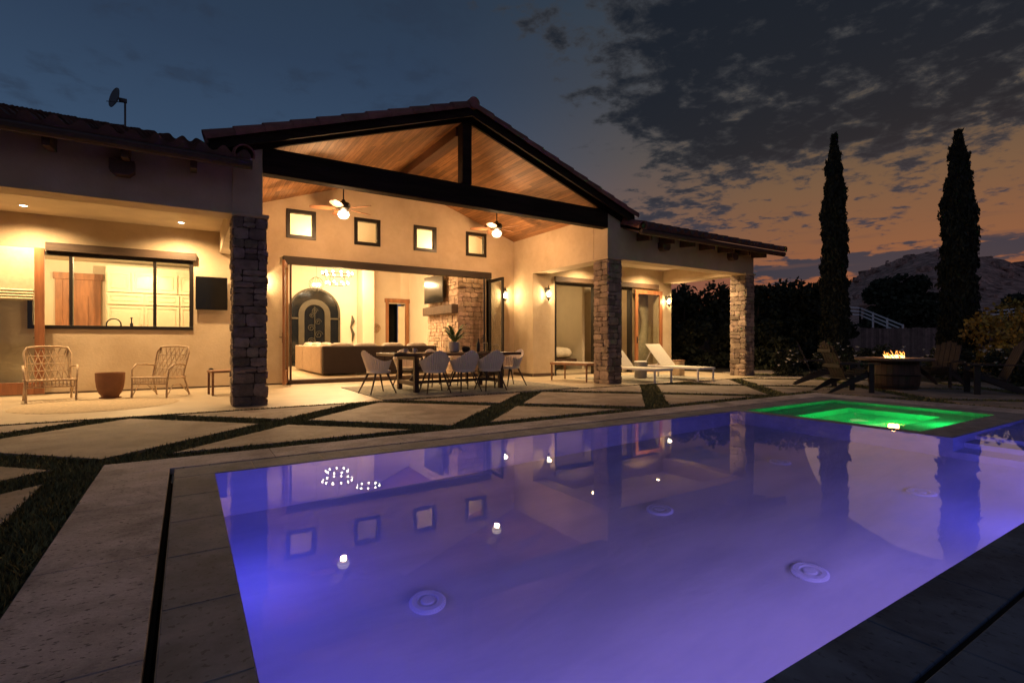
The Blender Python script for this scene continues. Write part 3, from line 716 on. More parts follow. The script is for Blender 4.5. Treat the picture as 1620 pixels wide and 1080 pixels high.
rake_tiles((8.80, 8.30, 3.63), (8.80, 12, 4.9), 9, .12, Vector((-1, 0, 0))).build('rake_tiles', M['raketile'], house, 50)
rake_tiles((.70, 8.30, 3.70), (.70, 9.4, 4.05), 3, .12, Vector((1, 0, 0))).build('rake_tiles', M['raketile'], house, 50)

# stone pillars
def stone_face(mb, o, u, W, H, seed, z0=0.0, hmin=.10, hmax=.21, wmin=.12, wmax=.34, prot=.035):
    rnd = random.Random(seed); o = Vector(o); u = Vector(u).normalized(); n = u.cross(Vector((0, 0, 1))).normalized(); z = z0
    while z < z0 + H - .02:
        h = min(rnd.uniform(hmin, hmax), z0 + H - z)
        if z0 + H - (z + h) < .06: h = z0 + H - z
        x = -.012
        while x < W + .005:
            ww = rnd.uniform(wmin, wmax)
            if W - (x + ww) < wmin * .7: ww = W + .012 - x
            split = h > .16 and rnd.random() < .3
            for (za, zb) in (((z, z + h * .5), (z + h * .5, z + h)) if split else ((z, z + h),)):
                g = .006; a, b, c, d = x + g, x + ww - g, za + g, zb - g
                pr = prot * rnd.uniform(.45, 1.25); k = 4; vs = []; fs = []
                for j in range(k + 1):
                    for i in range(k + 1):
                        fx, fz = i / k, j / k; edge = (i in (0, k)) or (j in (0, k)); corner = (i in (0, k)) and (j in (0, k))
                        dd = pr * (.72 if corner else .86 if edge else 1) + rnd.uniform(-.008, .008)
                        jx = rnd.uniform(-.007, .007); jz = rnd.uniform(-.007, .007)
                        xx = a + (b - a) * fx + jx; zz = c + (d - c) * fz + jz
                        if corner: xx += (.008 if i == 0 else -.008); zz += (.006 if j == 0 else -.006)
                        vs.append(o + u * xx + Vector((0, 0, zz)) + n * dd)
                for j in range(k):
                    for i in range(k): q = j * (k + 1) + i; fs.append((q, q + 1, q + k + 2, q + k + 1))
                border = [(i, 0) for i in range(k)] + [(k, j) for j in range(k)] + [(i, k) for i in range(k, 0, -1)] + [(0, j) for j in range(k, 0, -1)]
                base_ = len(vs)
                for (i, j) in border:
                    p = vs[j * (k + 1) + i]; loc = p - o; vs.append(o + u * loc.dot(u) + Vector((0, 0, loc.z)) - n * .03)
                nb_ = len(border)
                for q in range(nb_):
                    i, j = border[q]; i2, j2 = border[(q + 1) % nb_]
                    fs.append((j2 * (k + 1) + i2, j * (k + 1) + i, base_ + q, base_ + (q + 1) % nb_))
                mb.add(vs, fs)
            x += ww
        z += h
def pillar(x0, y0, w_, d_, H, seed):
    core = MB(); core.box(x0, x0 + w_, y0, y0 + d_, -.05, H); c = core.build('stone_pillar', M['mortar'], house)
    st = MB()
    stone_face(st, (x0, y0, 0), (1, 0, 0), w_, H, seed); stone_face(st, (x0, y0 + d_, 0), (0, -1, 0), d_, H, seed + 1)
    stone_face(st, (x0 + w_, y0 + d_, 0), (-1, 0, 0), w_, H, seed + 2); stone_face(st, (x0 + w_, y0, 0), (0, 1, 0), d_, H, seed + 3)
    st.build('stonework', M['stone'], c, 22)
    cap = MB(); cap.bev(x0 - .05, x0 + w_ + .05, y0 - .05, y0 + d_ + .05, H, H + .055, .012); cap.build('cap', M['stucco'], c)
pillar(.61, FY + .02, .43, .46, 2.92, 11)
pillar(8.28, FY + .02, .40, .46, 2.92, 31)
pillar(13.60, FY + .02, .40, .46, 2.92, 51)

# windows
def window(x0, x1, z0, z1, y, fw, mull=(), parent=house, depth=.10, m='bronze'):
    fm = MB()
    fm.bev(x0 - .01, x1 + .01, y - .03, y + depth, z0 - .01, z0 + fw, .004); fm.bev(x0 - .01, x1 + .01, y - .03, y + depth, z1 - fw, z1 + .01, .004)
    fm.bev(x0 - .01, x0 + fw, y - .028, y + depth, z0 + fw, z1 - fw, .004); fm.bev(x1 - fw, x1 + .01, y - .028, y + depth, z0 + fw, z1 - fw, .004)
    for a in mull: fm.bev(a - .028, a + .028, y - .02, y + depth - .01, z0 + fw, z1 - fw, .004)
    wn = fm.build('window', M[m], parent)
    pm = MB(); pm.box(x0 + fw, x1 - fw, y + .03, y + .036, z0 + fw, z1 - fw); pm.build('pane', M['glass'], wn)
    return wn
window(*WIN, BY, .06, (-1.89, -.565))
for a, b in CL: window(a, b, *CZ, BY, .075)
hd = MB(); hd.bev(-2.25, .17, BY - .10, BY - .001, 2.71, 2.87, .006); hd.build('header', M['header'], house)
hd = MB(); hd.bev(1.87, 7.42, BY - .12, BY - .001, 2.80, 2.98, .008); hd.build('header', M['darkheader'], house)
hd = MB(); hd.bev(9.0, 13.33, RY - .08, RY - .001, 2.74, 2.89, .006); hd.build('header', M['header'], house)
# jamb and threshold of the folding doors
jb = MB(); jb.box(1.94, 2.0, BY - .02, BY + .18, .0, 2.8); jb.build('door_frame', M['bronze'], house); jb = MB(); jb.box(7.4, 7.46, BY - .02, BY + .18, 0, 2.8); jb.build('door_frame', M['bronze'], house)
th = MB(); th.bev(1.9, 7.46, BY - .10, BY + .25, .004, .10, .006); th.build('threshold', M['header'], house)
def door_leaf(x, y, rz, w_, h_, z0, m, fw=.09, bot=.2, th_=.05, handle=None, name='door'):
    fm = MB(); fm.bev(0, fw, -th_ / 2, th_ / 2, 0, h_, .004); fm.bev(w_ - fw, w_, -th_ / 2, th_ / 2, 0, h_, .004)
    fm.bev(fw, w_ - fw, -th_ / 2 + .002, th_ / 2 - .002, 0, bot, .004); fm.bev(fw, w_ - fw, -th_ / 2 + .002, th_ / 2 - .002, h_ - fw, h_, .004)
    d = fm.build(name, M[m], house); d.location = (x, y, z0); d.rotation_euler = (0, 0, rz)
    g = MB(); g.box(fw, w_ - fw, -.004, .004, bot, h_ - fw); g.build('pane', M['glass'], d)
    if handle is not None:
        hm = MB(); hm.box(handle - .02, handle + .02, -th_ / 2 - .012, -th_ / 2, .92, 1.14); hm.tube([(handle, -th_ / 2 - .01, 1.04), (handle, -th_ / 2 - .05, 1.04), (handle + .1, -th_ / 2 - .05, 1.04)], .009, 8)
        hm.build('handle', M['black'], d)
    return d
door_leaf(1.97, BY - .06, R(-104), .85, 2.72, .05, 'alder', .08, .3, handle=.78)
door_leaf(2.04, BY - .03, R(-99), .30, 2.72, .05, 'header', .05, .3)
door_leaf(7.38, BY - .04, R(-93), .86, 2.72, .05, 'bronze', .09, .2)
door_leaf(7.26, BY + .02, R(-120), .80, 2.72, .05, 'bronze', .05, .2, handle=.72)
# glazed door with a raised-fold shade at the far left, standing open in front of the wall
dl = door_leaf(-2.24, BY - .2, R(180), 1.25, 2.70, .03, 'doorwood', .135, .22, handle=.07)
sh = MB(); sh.box(.137, 1.12, .030, .034, 1.85, 2.69)
sh.build('shade', M['shade'], dl)
fo = MB()
for k in range(4): fo.tube([(.138, .05 + .004 * k, 1.90 - .05 * k), (1.12, .05 + .004 * k, 1.90 - .05 * k)], .026, 8)
fo.build('shade_folds', M['shade'], dl)
# right wing doors
door_leaf(12.25, RY - .03, 0, 1.28, 2.66, .02, 'doorwood', .13, .22, handle=.07)
jb = MB(); jb.bev(9.02, 9.09, RY + .0, RY + .19, 0, 2.74, .004); jb.bev(12.10, 12.18, RY + .02, RY + .19, 0, 2.74, .004); jb.bev(10.55, 10.72, RY + .02, RY + .17, 0, 2.74, .004)
jb.bev(11.65, 11.72, RY + .02, RY + .17, 0, 2.74, .004); jb.bev(9.09, 12.1, RY + .02, RY + .17, 2.66, 2.74, .004); jb.build('door_frame', M['bronze'], house)
dd = door_leaf(10.60, RY + .1, R(-118) + PI / 2 + PI / 3, .82, 2.64, .02, 'bronze', .09, .95)
for q_ in ((13.36, 14.0, RY - .012, RY - .001, 0, .09), (8.26, 9.0, RY - .012, RY - .001, 0, .09), (8.238, 8.249, RY, BY, 0, .09), (-9, 1.9, BY - .012, BY - .001, 0, .035)): MB().box(*q_).build('baseboard', M['header'], house)

# ------------------------------------------------------------------ interiors
# great room
ir = MB(); ir.box(1.0, 8.1, BY + .2, 21, .0, .10); ir.build('floor', M['patio'], house)
ir = MB(); ir.box(.85, 1.0, BY + .2, 21, .10, 4.4); ir.build('interior_wall', M['plaster'], house)
ir = MB(); ir.box(7.7, 7.85, BY + .2, 21, .10, 4.4); ir.build('interior_wall', M['plaster'], house)
ir = MB(); wall_holes(ir, 1.0, 7.7, .1, 4.1, 20, 20.2, [(6.82, 7.52, .1, 2.52)]); ir.prism_y([(1.0, 4.1), (7.7, 4.1), (4.4, 5.35)], 20, 20.2); ir.build('interior_wall', M['plaster'], house)
ir = MB(); ir.bev(5.56, 6.0, 19.2, 19.99, .1, 4.6, .01); ir.build('interior_wall', M['plaster'], house)
hb = MB(); hb.box(6.4, 7.69, 21.4, 21.5, 0, 3); hb.build('interior_wall', M['night'], house)
ir = MB(); ir.prism_y([(1.0, 3.42), (7.9, 3.42), (7.9, zc(7.9)), (4.575, zc(4.575)), (1.0, zc(1.0))], 13.9, 14.0); ir.build('interior_wall', M['plaster'], house)
light('room_light', 'SPOT', (2.9, 13.25, 3.35), 330, WARM2, .05, house, (2.9, 13.9, 4.1), 150, .8)  # added, unseen spots that brighten the wall behind the high windows
light('room_light', 'SPOT', (6.3, 13.25, 3.35), 330, WARM2, .05, house, (6.3, 13.9, 4.1), 150, .8)
# door casing on the far wall with leaf ajar
dc = MB(); dc.bev(6.70, 6.82, 19.94, 19.999, .1, 2.56, .006); dc.bev(7.52, 7.66, 19.94, 19.999, .1, 2.56, .006); dc.bev(6.66, 7.69, 19.93, 19.999, 2.56, 2.72, .006)
dcs = dc.build('door_frame', M['alder'], house)
lf = MB(); lf.box(7.22, 7.50, 19.97, 20.02, .1, 2.42); lf.build('door', M['cabinet'], dcs)
# arched iron entry door
ax, az = 3.99, 2.05
en = MB()
def arch_band(mb, cx, cz, r0, r1, y0, y1, zb, n=24):
    po = [(cx + r1 * math.cos(PI * k / n), cz + r1 * math.sin(PI * k / n)) for k in range(n + 1)]
    pi_ = [(cx + r0 * math.cos(PI * k / n), cz + r0 * math.sin(PI * k / n)) for k in range(n + 1)]
    po = [(cx + r1, zb)] + po + [(cx - r1, zb)]; pi_ = [(cx + r0, zb)] + pi_ + [(cx - r0, zb)]
    for i in range(len(po) - 1):
        a, b, c, d = po[i], po[i + 1], pi_[i + 1], pi_[i]
        vs = [(p[0], y, p[1]) for y in (y0, y1) for p in (a, b, c, d)]
        mb.add(vs, [(0, 1, 2, 3), (7, 6, 5, 4), (0, 4, 5, 1), (2, 6, 7, 3)])
arch_band(en, ax, az, .86, .93, 19.93, 19.998, .1)
arch_band(en, ax, az - .05, .36, .56, 19.92, 19.996, .1)
en.bev(ax - .92, ax - .5, 19.93, 19.99, 1.82, 1.88, .005); en.bev(ax + .5, ax + .92, 19.93, 19.99, 1.82, 1.88, .005)
ed = en.build('entry_door', M['irondoor'], house)
pg = MB(); pts = [(ax + .88 * math.cos(PI * k / 24), az + .88 * math.sin(PI * k / 24)) for k in range(25)]
pg.prism_y([(ax + .88, .1)] + pts + [(ax - .88, .1)], 19.97, 19.985); pg.build('pane', M['night'], ed)
sc_ = MB(); random.seed(8)
for (cx, cz, r) in ((ax - .12, 1.0, .15), (ax + .14, 1.25, .15), (ax - .12, 1.5, .14), (ax + .12, 1.72, .12), (ax - .1, 1.95, .1), (ax + .1, .75, .13), (ax, 2.12, .12)):
    sc_.tube([(cx + r * (1 - t / 26) * math.cos(t * .5), 19.91, cz + r * (1 - t / 26) * math.sin(t * .5)) for t in range(22)], .010, 5)
sc_.tube([(ax, 19.91, .2), (ax, 19.91, 2.3)], .012, 5); sc_.build('scrollwork', M['iron'], ed)
# fireplace with mantel
fp_ = thing('fireplace', 'pale stone fireplace wall with a rough timber mantel shelf in the great room', 'fireplace', (6.65, 13.45, .1))
mb = MB(); mb.box(.03, 1.05, .03, 2.2, 0, 3.3); mb.build('chimney_breast', M['mortar_pale'], fp_)
st = MB(); stone_face(st, (.03, 2.2, 0), (0, -1, 0), 2.2, 3.3, 77, hmin=.1, hmax=.2, wmin=.12, wmax=.32, prot=.03); stone_face(st, (.03, .03, 0), (1, 0, 0), 1.0, 3.3, 78, prot=.03)
st.build('stonework', M['firestone'], fp_, 35)
mt = MB(); mt.bev(-.22, -.005, -.08, 2.1, 1.72, 1.98, .02); mt.build('mantel', M['header'], fp_)
def tv(name, label, loc, rz, w_, h_):
    t = thing(name, label, 'television', loc, rz)
    b = MB(); b.bev(-w_ / 2, w_ / 2, -.035, 0, 0, h_, .006); b.build('casing', M['black'], t)
    s_ = MB(); s_.box(-w_ / 2 + .012, w_ / 2 - .012, -.038, -.0355, .014, h_ - .012); s_.build('screen', M['screen'], t)
    a = MB(); a.box(-.1, .1, 0, .06, h_ * .3, h_ * .7); a.build('bracket', M['black'], t)
tv('television', 'wide black television hung above the mantel of the stone fireplace', (6.52, 14.82, 2.2), R(-90), 1.42, .85)
tv('television', 'black television on the porch wall beside the first stone pillar', (.45, BY - .065, 1.68), 0, .60, .71)
# sofa
sf = thing('sofa', 'large brown sectional sofa seen from behind through the folding doors', 'sofa', (2.98, 13.85, .1))
mb = MB(); mb.bev(0, 1.62, 0, .18, .04, .78, .02); mb.bev(1.63, 3.2, 0, .18, .04, .78, .02); mb.build('back_panel', M['sofa'], sf)
mb = MB()
for k in range(3): mb.bev(-.02, .16, .19 + 1.25 * k, 1.43 + 1.25 * k, .04, .78, .02)
mb.build('side_panel', M['sofapale'], sf)
mb = MB(); mb.bev(.17, 3.2, .19, .95, .05, .42, .05); mb.bev(.17, 1.0, .96, 3.9, .05, .42, .05); mb.build('seat', M['sofapale'], sf)
def pillow(mb, c, sx, sy, sz, rz=0, tilt=0, n=8):
    o = len(mb.v)
    for j in range(n + 1):
        for i in range(n * 2):
            a = 2 * PI * i / (n * 2); b = -PI / 2 + PI * j / n
            se = lambda t, e: math.copysign(abs(t) ** e, t)
            x = sx * se(math.cos(b), .5) * se(math.cos(a), .45); y = sy * se(math.cos(b), .8) * se(math.sin(a), .9) ; z = sz * se(math.sin(b), .6)
            mb.v.append((x, y, z))
    for j in range(n):
        for i in range(n * 2):
            k = (i + 1) % (n * 2); mb.f.append((o + j * n * 2 + i, o + j * n * 2 + k, o + (j + 1) * n * 2 + k, o + (j + 1) * n * 2 + i))
    mb.xf(Matrix.Translation(c) @ Matrix.Rotation(rz, 4, 'Z') @ Matrix.Rotation(tilt, 4, 'X'), o)
for k, x in enumerate((.55, 1.2, 1.95, 2.7)):
    mb = MB(); pillow(mb, (x, .26 + .03 * (k % 2), .66), .34, .12, .21, .06 * (k - 1), -.15); mb.build('cushion', M['throw'], sf, 60)
for k in range(3):
    mb = MB(); pillow(mb, (.26, .8 + 1.2 * k, .66), .12, .5, .22, 0, 0); mb.build('cushion', M['throw'], sf, 60)
# chandeliers
def chandelier(label, loc, zt, tiers, nl):
    t = thing('chandelier', label, 'chandelier', loc)
    mb = MB(); r0 = tiers[0][0]
    for r, z, _ in tiers: mb.tube([(r * math.cos(2 * PI * k / 28), r * math.sin(2 * PI * k / 28), z) for k in range(28)], .014, 6, close=True)
    for k in range(4):
        a = PI / 2 * k + .3; mb.tube([(tiers[0][0] * math.cos(a), tiers[0][0] * math.sin(a), tiers[0][1]), (0, 0, tiers[-1][1] + .5)], .006, 5)
        for q in range(len(tiers) - 1): mb.tube([(tiers[q][0] * math.cos(a), tiers[q][0] * math.sin(a), tiers[q][1]), (tiers[q + 1][0] * math.cos(a), tiers[q + 1][0] * math.sin(a), tiers[q + 1][1])], .006, 5)
    mb.tube([(0, 0, tiers[-1][1] + .5), (0, 0, zt - loc[2])], .01, 6); mb.build('frame', M['iron'], t)
    gl = MB()
    for r, z, n in tiers:
        for k in range(n): a = 2 * PI * k / n; MB().ball((r * math.cos(a), r * math.sin(a), z + .05), .026, 5, 1.3).build('bulb', M['candle'], t, 60)
    return t
chandelier('round two-tier chandelier of glowing bulbs at the top of the doorway', (3.62, 15.0, 2.62), 4.6, [(.30, 0, 9), (.41, .27, 12)], 1)
chandelier('small ring chandelier above the door header, seen best in its reflection', (4.45, 14.8, 3.12), 4.9, [(.33, 0, 10)], 1)
pd = thing('pendant_lamp', 'glass sphere pendant lamp hanging before the arched iron door', 'pendant lamp', (3.72, 18.3, 2.95))
mb = MB()
for q in range(4): mb.tube([(.24 * math.cos(t * PI / 9) * math.cos(q * PI / 4), .24 * math.cos(t * PI / 9) * math.sin(q * PI / 4), .24 * math.sin(t * PI / 9)) for t in range(18)], .007, 5, close=True)
mb.tube([(0, 0, .24), (0, 0, 1.85)], .006, 5); mb.build('cage', M['iron'], pd)
mb = MB()
for k in range(5): MB().ball((.10 * math.cos(k * 1.257), .10 * math.sin(k * 1.257), -.02), .036, 5, 1.3).build('bulb', M['candle'], pd, 60)
# wall decorations
o = MB().tube([(.16 * math.cos(t * .6) * (1 - t / 30), 0, .2 * math.sin(t * .6) * (1 - t / 30)) for t in range(24)], .02, 6).build('wall_ornament', M['rattan']); o.location = (6.32, 19.95, 1.5)
tag(o, 'small tan spiral ornament on the far wall between the pier and the brown door', 'ornament')
mb = MB(); mb.tube([(0, 0, 0), (.05, 0, .3), (-.05, 0, .55), (.04, 0, .8), (0, 0, 1.0)], [.02, .06, .03, .07, .02], 8)
o = mb.build('wall_sculpture', M['iron']); o.location = (5.36, 19.93, 1.0); tag(o, 'tall dark twisted sculpture on the wall right of the arched door', 'sculpture')

# kitchen behind the left window
k_ = MB(); k_.box(-5, .84, BY + .2, 16.4, 0, .08); k_.build('floor', M['patio'], house)
k_ = MB(); k_.box(-5, .84, 16.2, 16.4, .08, 3.0); k_.box(-5.1, -5, BY + .2, 16.4, .08, 3.0); k_.build('interior_wall', M['plaster'], house)
k_ = MB(); k_.box(-5, .84, BY + .2, 16.2, 2.95, 3.0); k_.build('ceiling', M['plaster'], house)
k_ = MB(); k_.bev(-2.66, -2.52, 16.15, 16.199, .08, 2.5, .005); k_.bev(-1.94, -1.80, 16.15, 16.199, .08, 2.5, .005); k_.bev(-2.70, -1.76, 16.14, 16.199, 2.5, 2.66, .005); kd = k_.build('door_frame', M['alder'], house)
k_ = MB(); k_.bev(-2.52, -1.94, 16.165, 16.195, .08, 2.5, .003)
for z0, z1 in ((.3, 1.0), (1.12, 2.1)): k_.bev(-2.42, -2.04, 16.155, 16.166, z0, z1, .006)
k_.prism_y([(-2.42, 2.1)] + [(-2.23 + .19 * math.cos(PI - PI * k / 10), 2.1 + .13 * math.sin(PI * k / 10)) for k in range(11)] + [(-2.04, 2.1)], 16.155, 16.166)
k_.build('door', M['alder'], kd)
cab = thing('cabinets', 'cream kitchen cabinets with panelled doors seen through the left window', 'cabinets', (-1.65, 15.6, .08))
mb = MB(); mb.box(0, 2.4, .02, .6, 0, 2.75); mb.build('carcass', M['cabinet'], cab)
for (x0, x1, z0, z1) in ((0.03, .48, 2.12, 2.6), (.51, .96, 2.12, 2.6), (.99, 1.44, 2.12, 2.6), (1.47, 1.92, 2.12, 2.6), (0.03, .74, 1.82, 2.08), (.77, 1.48, 1.82, 2.08), (1.5, 1.95, 1.82, 2.08), (.03, .74, .12, 1.78), (.77, 1.48, .12, 1.78), (1.51, 1.95, 1.0, 1.78), (1.51, 1.95, .12, .97)):
    m2 = MB(); m2.bev(x0, x1, -.004, .019, z0, z1, .004); f_ = .05
    m2.bev(x0, x0 + f_, -.018, -.0045, z0, z1, .003); m2.bev(x1 - f_, x1, -.018, -.0045, z0, z1, .003); m2.bev(x0 + f_, x1 - f_, -.018, -.0045, z0, z0 + f_, .003); m2.bev(x0 + f_, x1 - f_, -.018, -.0045, z1 - f_, z1, .003)
    m2.bev(x0 + f_ + .035, x1 - f_ - .035, -.014, -.0045, z0 + f_ + .035, z1 - f_ - .035, .006)
    cd_ = m2.build('cabinet_door', M['cabinet'], cab)
    hx = x1 - .06 if x0 in (.03, .77) else x0 + .06
    if z1 - z0 > 1: hx = x1 - .05 if x0 == .03 else x0 + .05; MB().tube([(hx, -.02, 1.0), (hx, -.05, 1.02), (hx, -.05, 1.32), (hx, -.02, 1.34)], .008, 6).build('handle', M['rattan'], cd_)
ct = MB(); ct.bev(-2.6, .1, BY + .205, BY + .75, .95, 1.19, .01); o = ct.build('counter', M['cabinet']); tag(o, 'pale counter under the kitchen window', 'counter')
mb = MB(); mb.tube([(-.12, 0, 0)] + [(-.12 * math.cos(PI * k / 10), 0, .16 + .12 * math.sin(PI * k / 10)) for k in range(11)] + [(.12, 0, .1)], .013, 8); o = mb.build('faucet', M['black'], None, 60); o.location = (-1.28, 13.35, 1.19); tag(o, 'dark curved kitchen faucet behind the middle window pane', 'faucet')
mb = MB(); mb.lathe([(.03, 0), (.03, .18), (.012, .2), (.012, .28), (.02, .29), (.02, .31), (.0001, .315)], 14); o = mb.build('soap_bottle', M['black'], None, 40); o.location = (-.98, 13.3, 1.19); tag(o, 'slim dark bottle on the kitchen window counter right of the faucet', 'bottle')
# bedroom behind the right wing
b_ = MB(); b_.box(8.5, 13.82, RY + .2, 17, 0, .06); b_.build('floor', M['patio'], house)
b_ = MB(); b_.box(8.5, 13.82, 16.8, 17, .06, 3.0); b_.box(8.4, 8.5, BY + .2, 17, .06, 3.0); b_.box(11.5, 11.6, 13.6, 16.8, .06, 2.99); b_.build('interior_wall', M['plaster'], house)
b_ = MB(); b_.box(8.5, 13.82, RY + .2, 17, 2.99, 3.05); b_.build('ceiling', M['plaster'], house)
bd = thing('bed', 'made bed with pale puffy linen inside the bedroom door', 'bed', (9.6, 13.5, .06))
mb = MB(); mb.bev(0, 1.6, 0, 1.9, .15, .36, .03); mb.build('base', M['darkwood'], bd)
mb = MB(); pillow(mb, (.8, .95, .55), .86, 1.0, .22); mb.build('duvet', M['linen'], bd, 60)
mr = MB(); mr.xf(Matrix.Identity(4)); mr.lathe([(.0001, 0), (.30, .0), (.32, .02), (.30, .04), (.0001, .04)], 30); mr.xf(Matrix.Rotation(R(90), 4, 'X') @ Matrix.Scale(1.7, 4, (0, 1, 0)))
o = mr.build('mirror', M['night'], None, 40); o.location = (10.9, 16.75, 1.75); tag(o, 'tall dark oval mirror on the bedroom wall', 'mirror')
cu = MB(); nn_ = 60
for j in range(9):
    for i in range(nn_ + 1):
        z = 2.6 - 2.5 * j / 8; wd = .75 - .42 * math.sin(PI * min(1, j / 6.5)) ** 1.5
        x = 12.45 + .75 - wd * (1 - i / nn_); cu.v.append((x + .012 * math.sin(i), RY + .30 + .04 * math.sin(i * .9), z))
for j in range(8):
    for i in range(nn_): a = j * (nn_ + 1) + i; cu.f.append((a, a + 1, a + nn_ + 2, a + nn_ + 1))
o = cu.build('curtain', M['curtain'], None, 60); tag(o, 'tan gathered curtain behind the glass of the wooden right door', 'curtain')

# ------------------------------------------------------------------ lamps
def can_light(label, x, y, z, power, tx=None):
    t = thing('recessed_light', label, 'ceiling light', (x, y, z), 0, 'recessed porch ceiling lights')
    mb = MB(); mb.lathe([(.055, -.001), (.08, -.001), (.08, -.008), (.055, -.012)], 24, caps=False); mb.build('trim', M['whitepaint'], t, 40)
    mb = MB(); mb.lathe([(.0001, -.006), (.055, -.005)], 24); mb.build('lens', M['can'], t)
    light('lamp', 'SPOT', (0, 0, -.03), power, WARM2, .05, t, None, 155, .9)
can_light('left recessed ceiling light over the rattan chairs', -2.43, 12.2, 3.39, 470)
can_light('recessed ceiling light nearest the first stone pillar', -.10, 12.25, 3.39, 470)
can_light('recessed ceiling light outside the frame at far left of the porch', -4.8, 12.2, 3.39, 470)
can_light('recessed ceiling light over the white loungers', 12.58, 11.2, 3.38, 420)
can_light('recessed ceiling light hidden by the middle stone pillar', 9.9, 11.2, 3.38, 400)
can_light('added fill light hidden behind the front beam of the lounger bay', 12.58, 9.75, 3.38, 480)  # extra unseen lamp, added to brighten the far pillar's left face

def fan(label, x, y, zl, rz, power):
    t = thing('ceiling_fan', label, 'ceiling fan', (x, y, zl), rz, 'porch ceiling fans')
    ztop = zc(x) - zl
    mb = MB(); mb.tube([(0, 0, .26), (0, 0, ztop + .02)], .014, 8); mb.lathe([(.0001, ztop - .1), (.04, ztop - .1), (.07, ztop - .02), (.07, ztop + .04)], 16); mb.build('rod', M['black'], t, 40)
    mb = MB(); mb.lathe([(.0001, .10), (.08, .105), (.13, .15), (.145, .2), (.12, .25), (.05, .27), (.03, .32), (.0001, .33)], 24); mb.build('motor', M['bronze'], t, 40)
    for k in range(5):
        a = 2 * PI * k / 5; b = MB(); n = 10
        for s_ in (0, 1):
            for j in range(n + 1):
                u = j / n; r = .17 + .50 * u; hw = .055 + .035 * math.sin(PI * min(1, u * 1.1) ** .8 * .9)
                if j == n: hw *= .35
                if j == 0: hw = .03
                for sg in (-1, 1): b.v.append((r, sg * hw, .135 + sg * hw * .22 - .008 * s_))
        q = 2 * (n + 1)
        for j in range(n):
            c0 = 2 * j; b.f += [(c0, c0 + 2, c0 + 3, c0 + 1), (q + c0, q + c0 + 1, q + c0 + 3, q + c0 + 2), (c0, q + c0, q + c0 + 2, c0 + 2), (c0 + 1, c0 + 3, q + c0 + 3, q + c0 + 1)]
        b.f.append((2 * n, q + 2 * n, q + 2 * n + 1, 2 * n + 1)); b.xf(Matrix.Rotation(a, 4, 'Z')); b.build('blade', M['teak'], t)
    g = MB(); g.lathe([(.05, .10), (.10, .07), (.125, .02), (.11, -.03), (.07, -.07), (.0001, -.085)], 20); g.build('lamp_shade', M['lampglass'], t, 60)
    rg = MB()
    for r, z in ((.128, .02), (.113, -.03), (.105, .068)): rg.tube([(r * math.cos(2 * PI * k / 20), r * math.sin(2 * PI * k / 20), z) for k in range(20)], .007, 5, close=True)
    rg.build('lamp_cage', M['bronze'], t)
    light('lamp', 'POINT', (0, 0, -.10), power, WARM, .06, t)
fan('left ceiling fan with glowing lantern under the gable', 2.78, 11.0, 3.66, .35, 190)
fan('right ceiling fan with glowing lantern under the gable', 6.53, 11.0, 3.68, .1, 190)

def lantern(label, x, y, z, power, rz=0):
    t = thing('wall_lantern', label, 'wall lantern', (x, y, z), rz, 'iron wall lanterns on the porch walls')
    mb = MB(); mb.lathe([(.0001, 0), (.045, 0), (.05, .01), (.0001, .016)], 16); mb.xf(Matrix.Translation((0, 0, .13)) @ Matrix.Rotation(R(90), 4, 'X') @ Matrix.Scale(1.7, 4, (0, 1, 0))); mb.build('backplate', M['iron'], t, 40)
    mb = MB(); mb.tube([(0, -.01, .10), (0, -.06, .08), (0, -.10, .14), (0, -.14, .22), (0, -.14, .26)], .011, 6); mb.tube([(0, -.01, .0), (0, -.06, -.10), (0, -.12, -.12)], .009, 6); mb.build('arm', M['iron'], t)
    mb = MB(); mb.lathe([(.0001, .27), (.012, .25), (.018, .22), (.03, .19), (.085, .13), (.09, .12), (.07, .118)], 6, (0, -.14, 0)); mb.lathe([(.07, -.10), (.055, -.125), (.02, -.15), (.025, -.17), (.0001, -.20)], 6, (0, -.14, 0))
    for k in range(6):
        a = PI / 3 * k; mb.tube([(.082 * math.cos(a), -.14 + .082 * math.sin(a), .12), (.062 * math.cos(a), -.14 + .062 * math.sin(a), -.10)], .004, 4)
    mb.build('cage', M['iron'], t)
    g = MB(); g.lathe([(.075, .115), (.056, -.10)], 6, (0, -.14, 0)); g.build('lantern_glass', M['glass'], t)
    b = MB()
    for k in range(3): b.tube([(.022 * math.cos(k * 2.1), -.14 + .022 * math.sin(k * 2.1), -.06), (.022 * math.cos(k * 2.1), -.14 + .022 * math.sin(k * 2.1), .05), (.022 * math.cos(k * 2.1), -.14 + .022 * math.sin(k * 2.1), .085)], [.012, .016, .002], 8)
    b.build('bulbs', M['bulb'], t, 60)
    light('lamp', 'POINT', (0, -.20, .02), power, WARM2, .03, t)
lantern('iron wall lantern right of the folding doors', 7.86, BY, 2.34, 52)
lantern('iron wall lantern on the wall left of the bedroom doors', 8.70, RY, 2.34, 52)
lantern('iron wall lantern at the far right end wall', 13.75, RY, 2.34, 48)
lantern('iron wall lantern half hidden behind the first stone pillar', 1.44, BY, 2.34, 52)

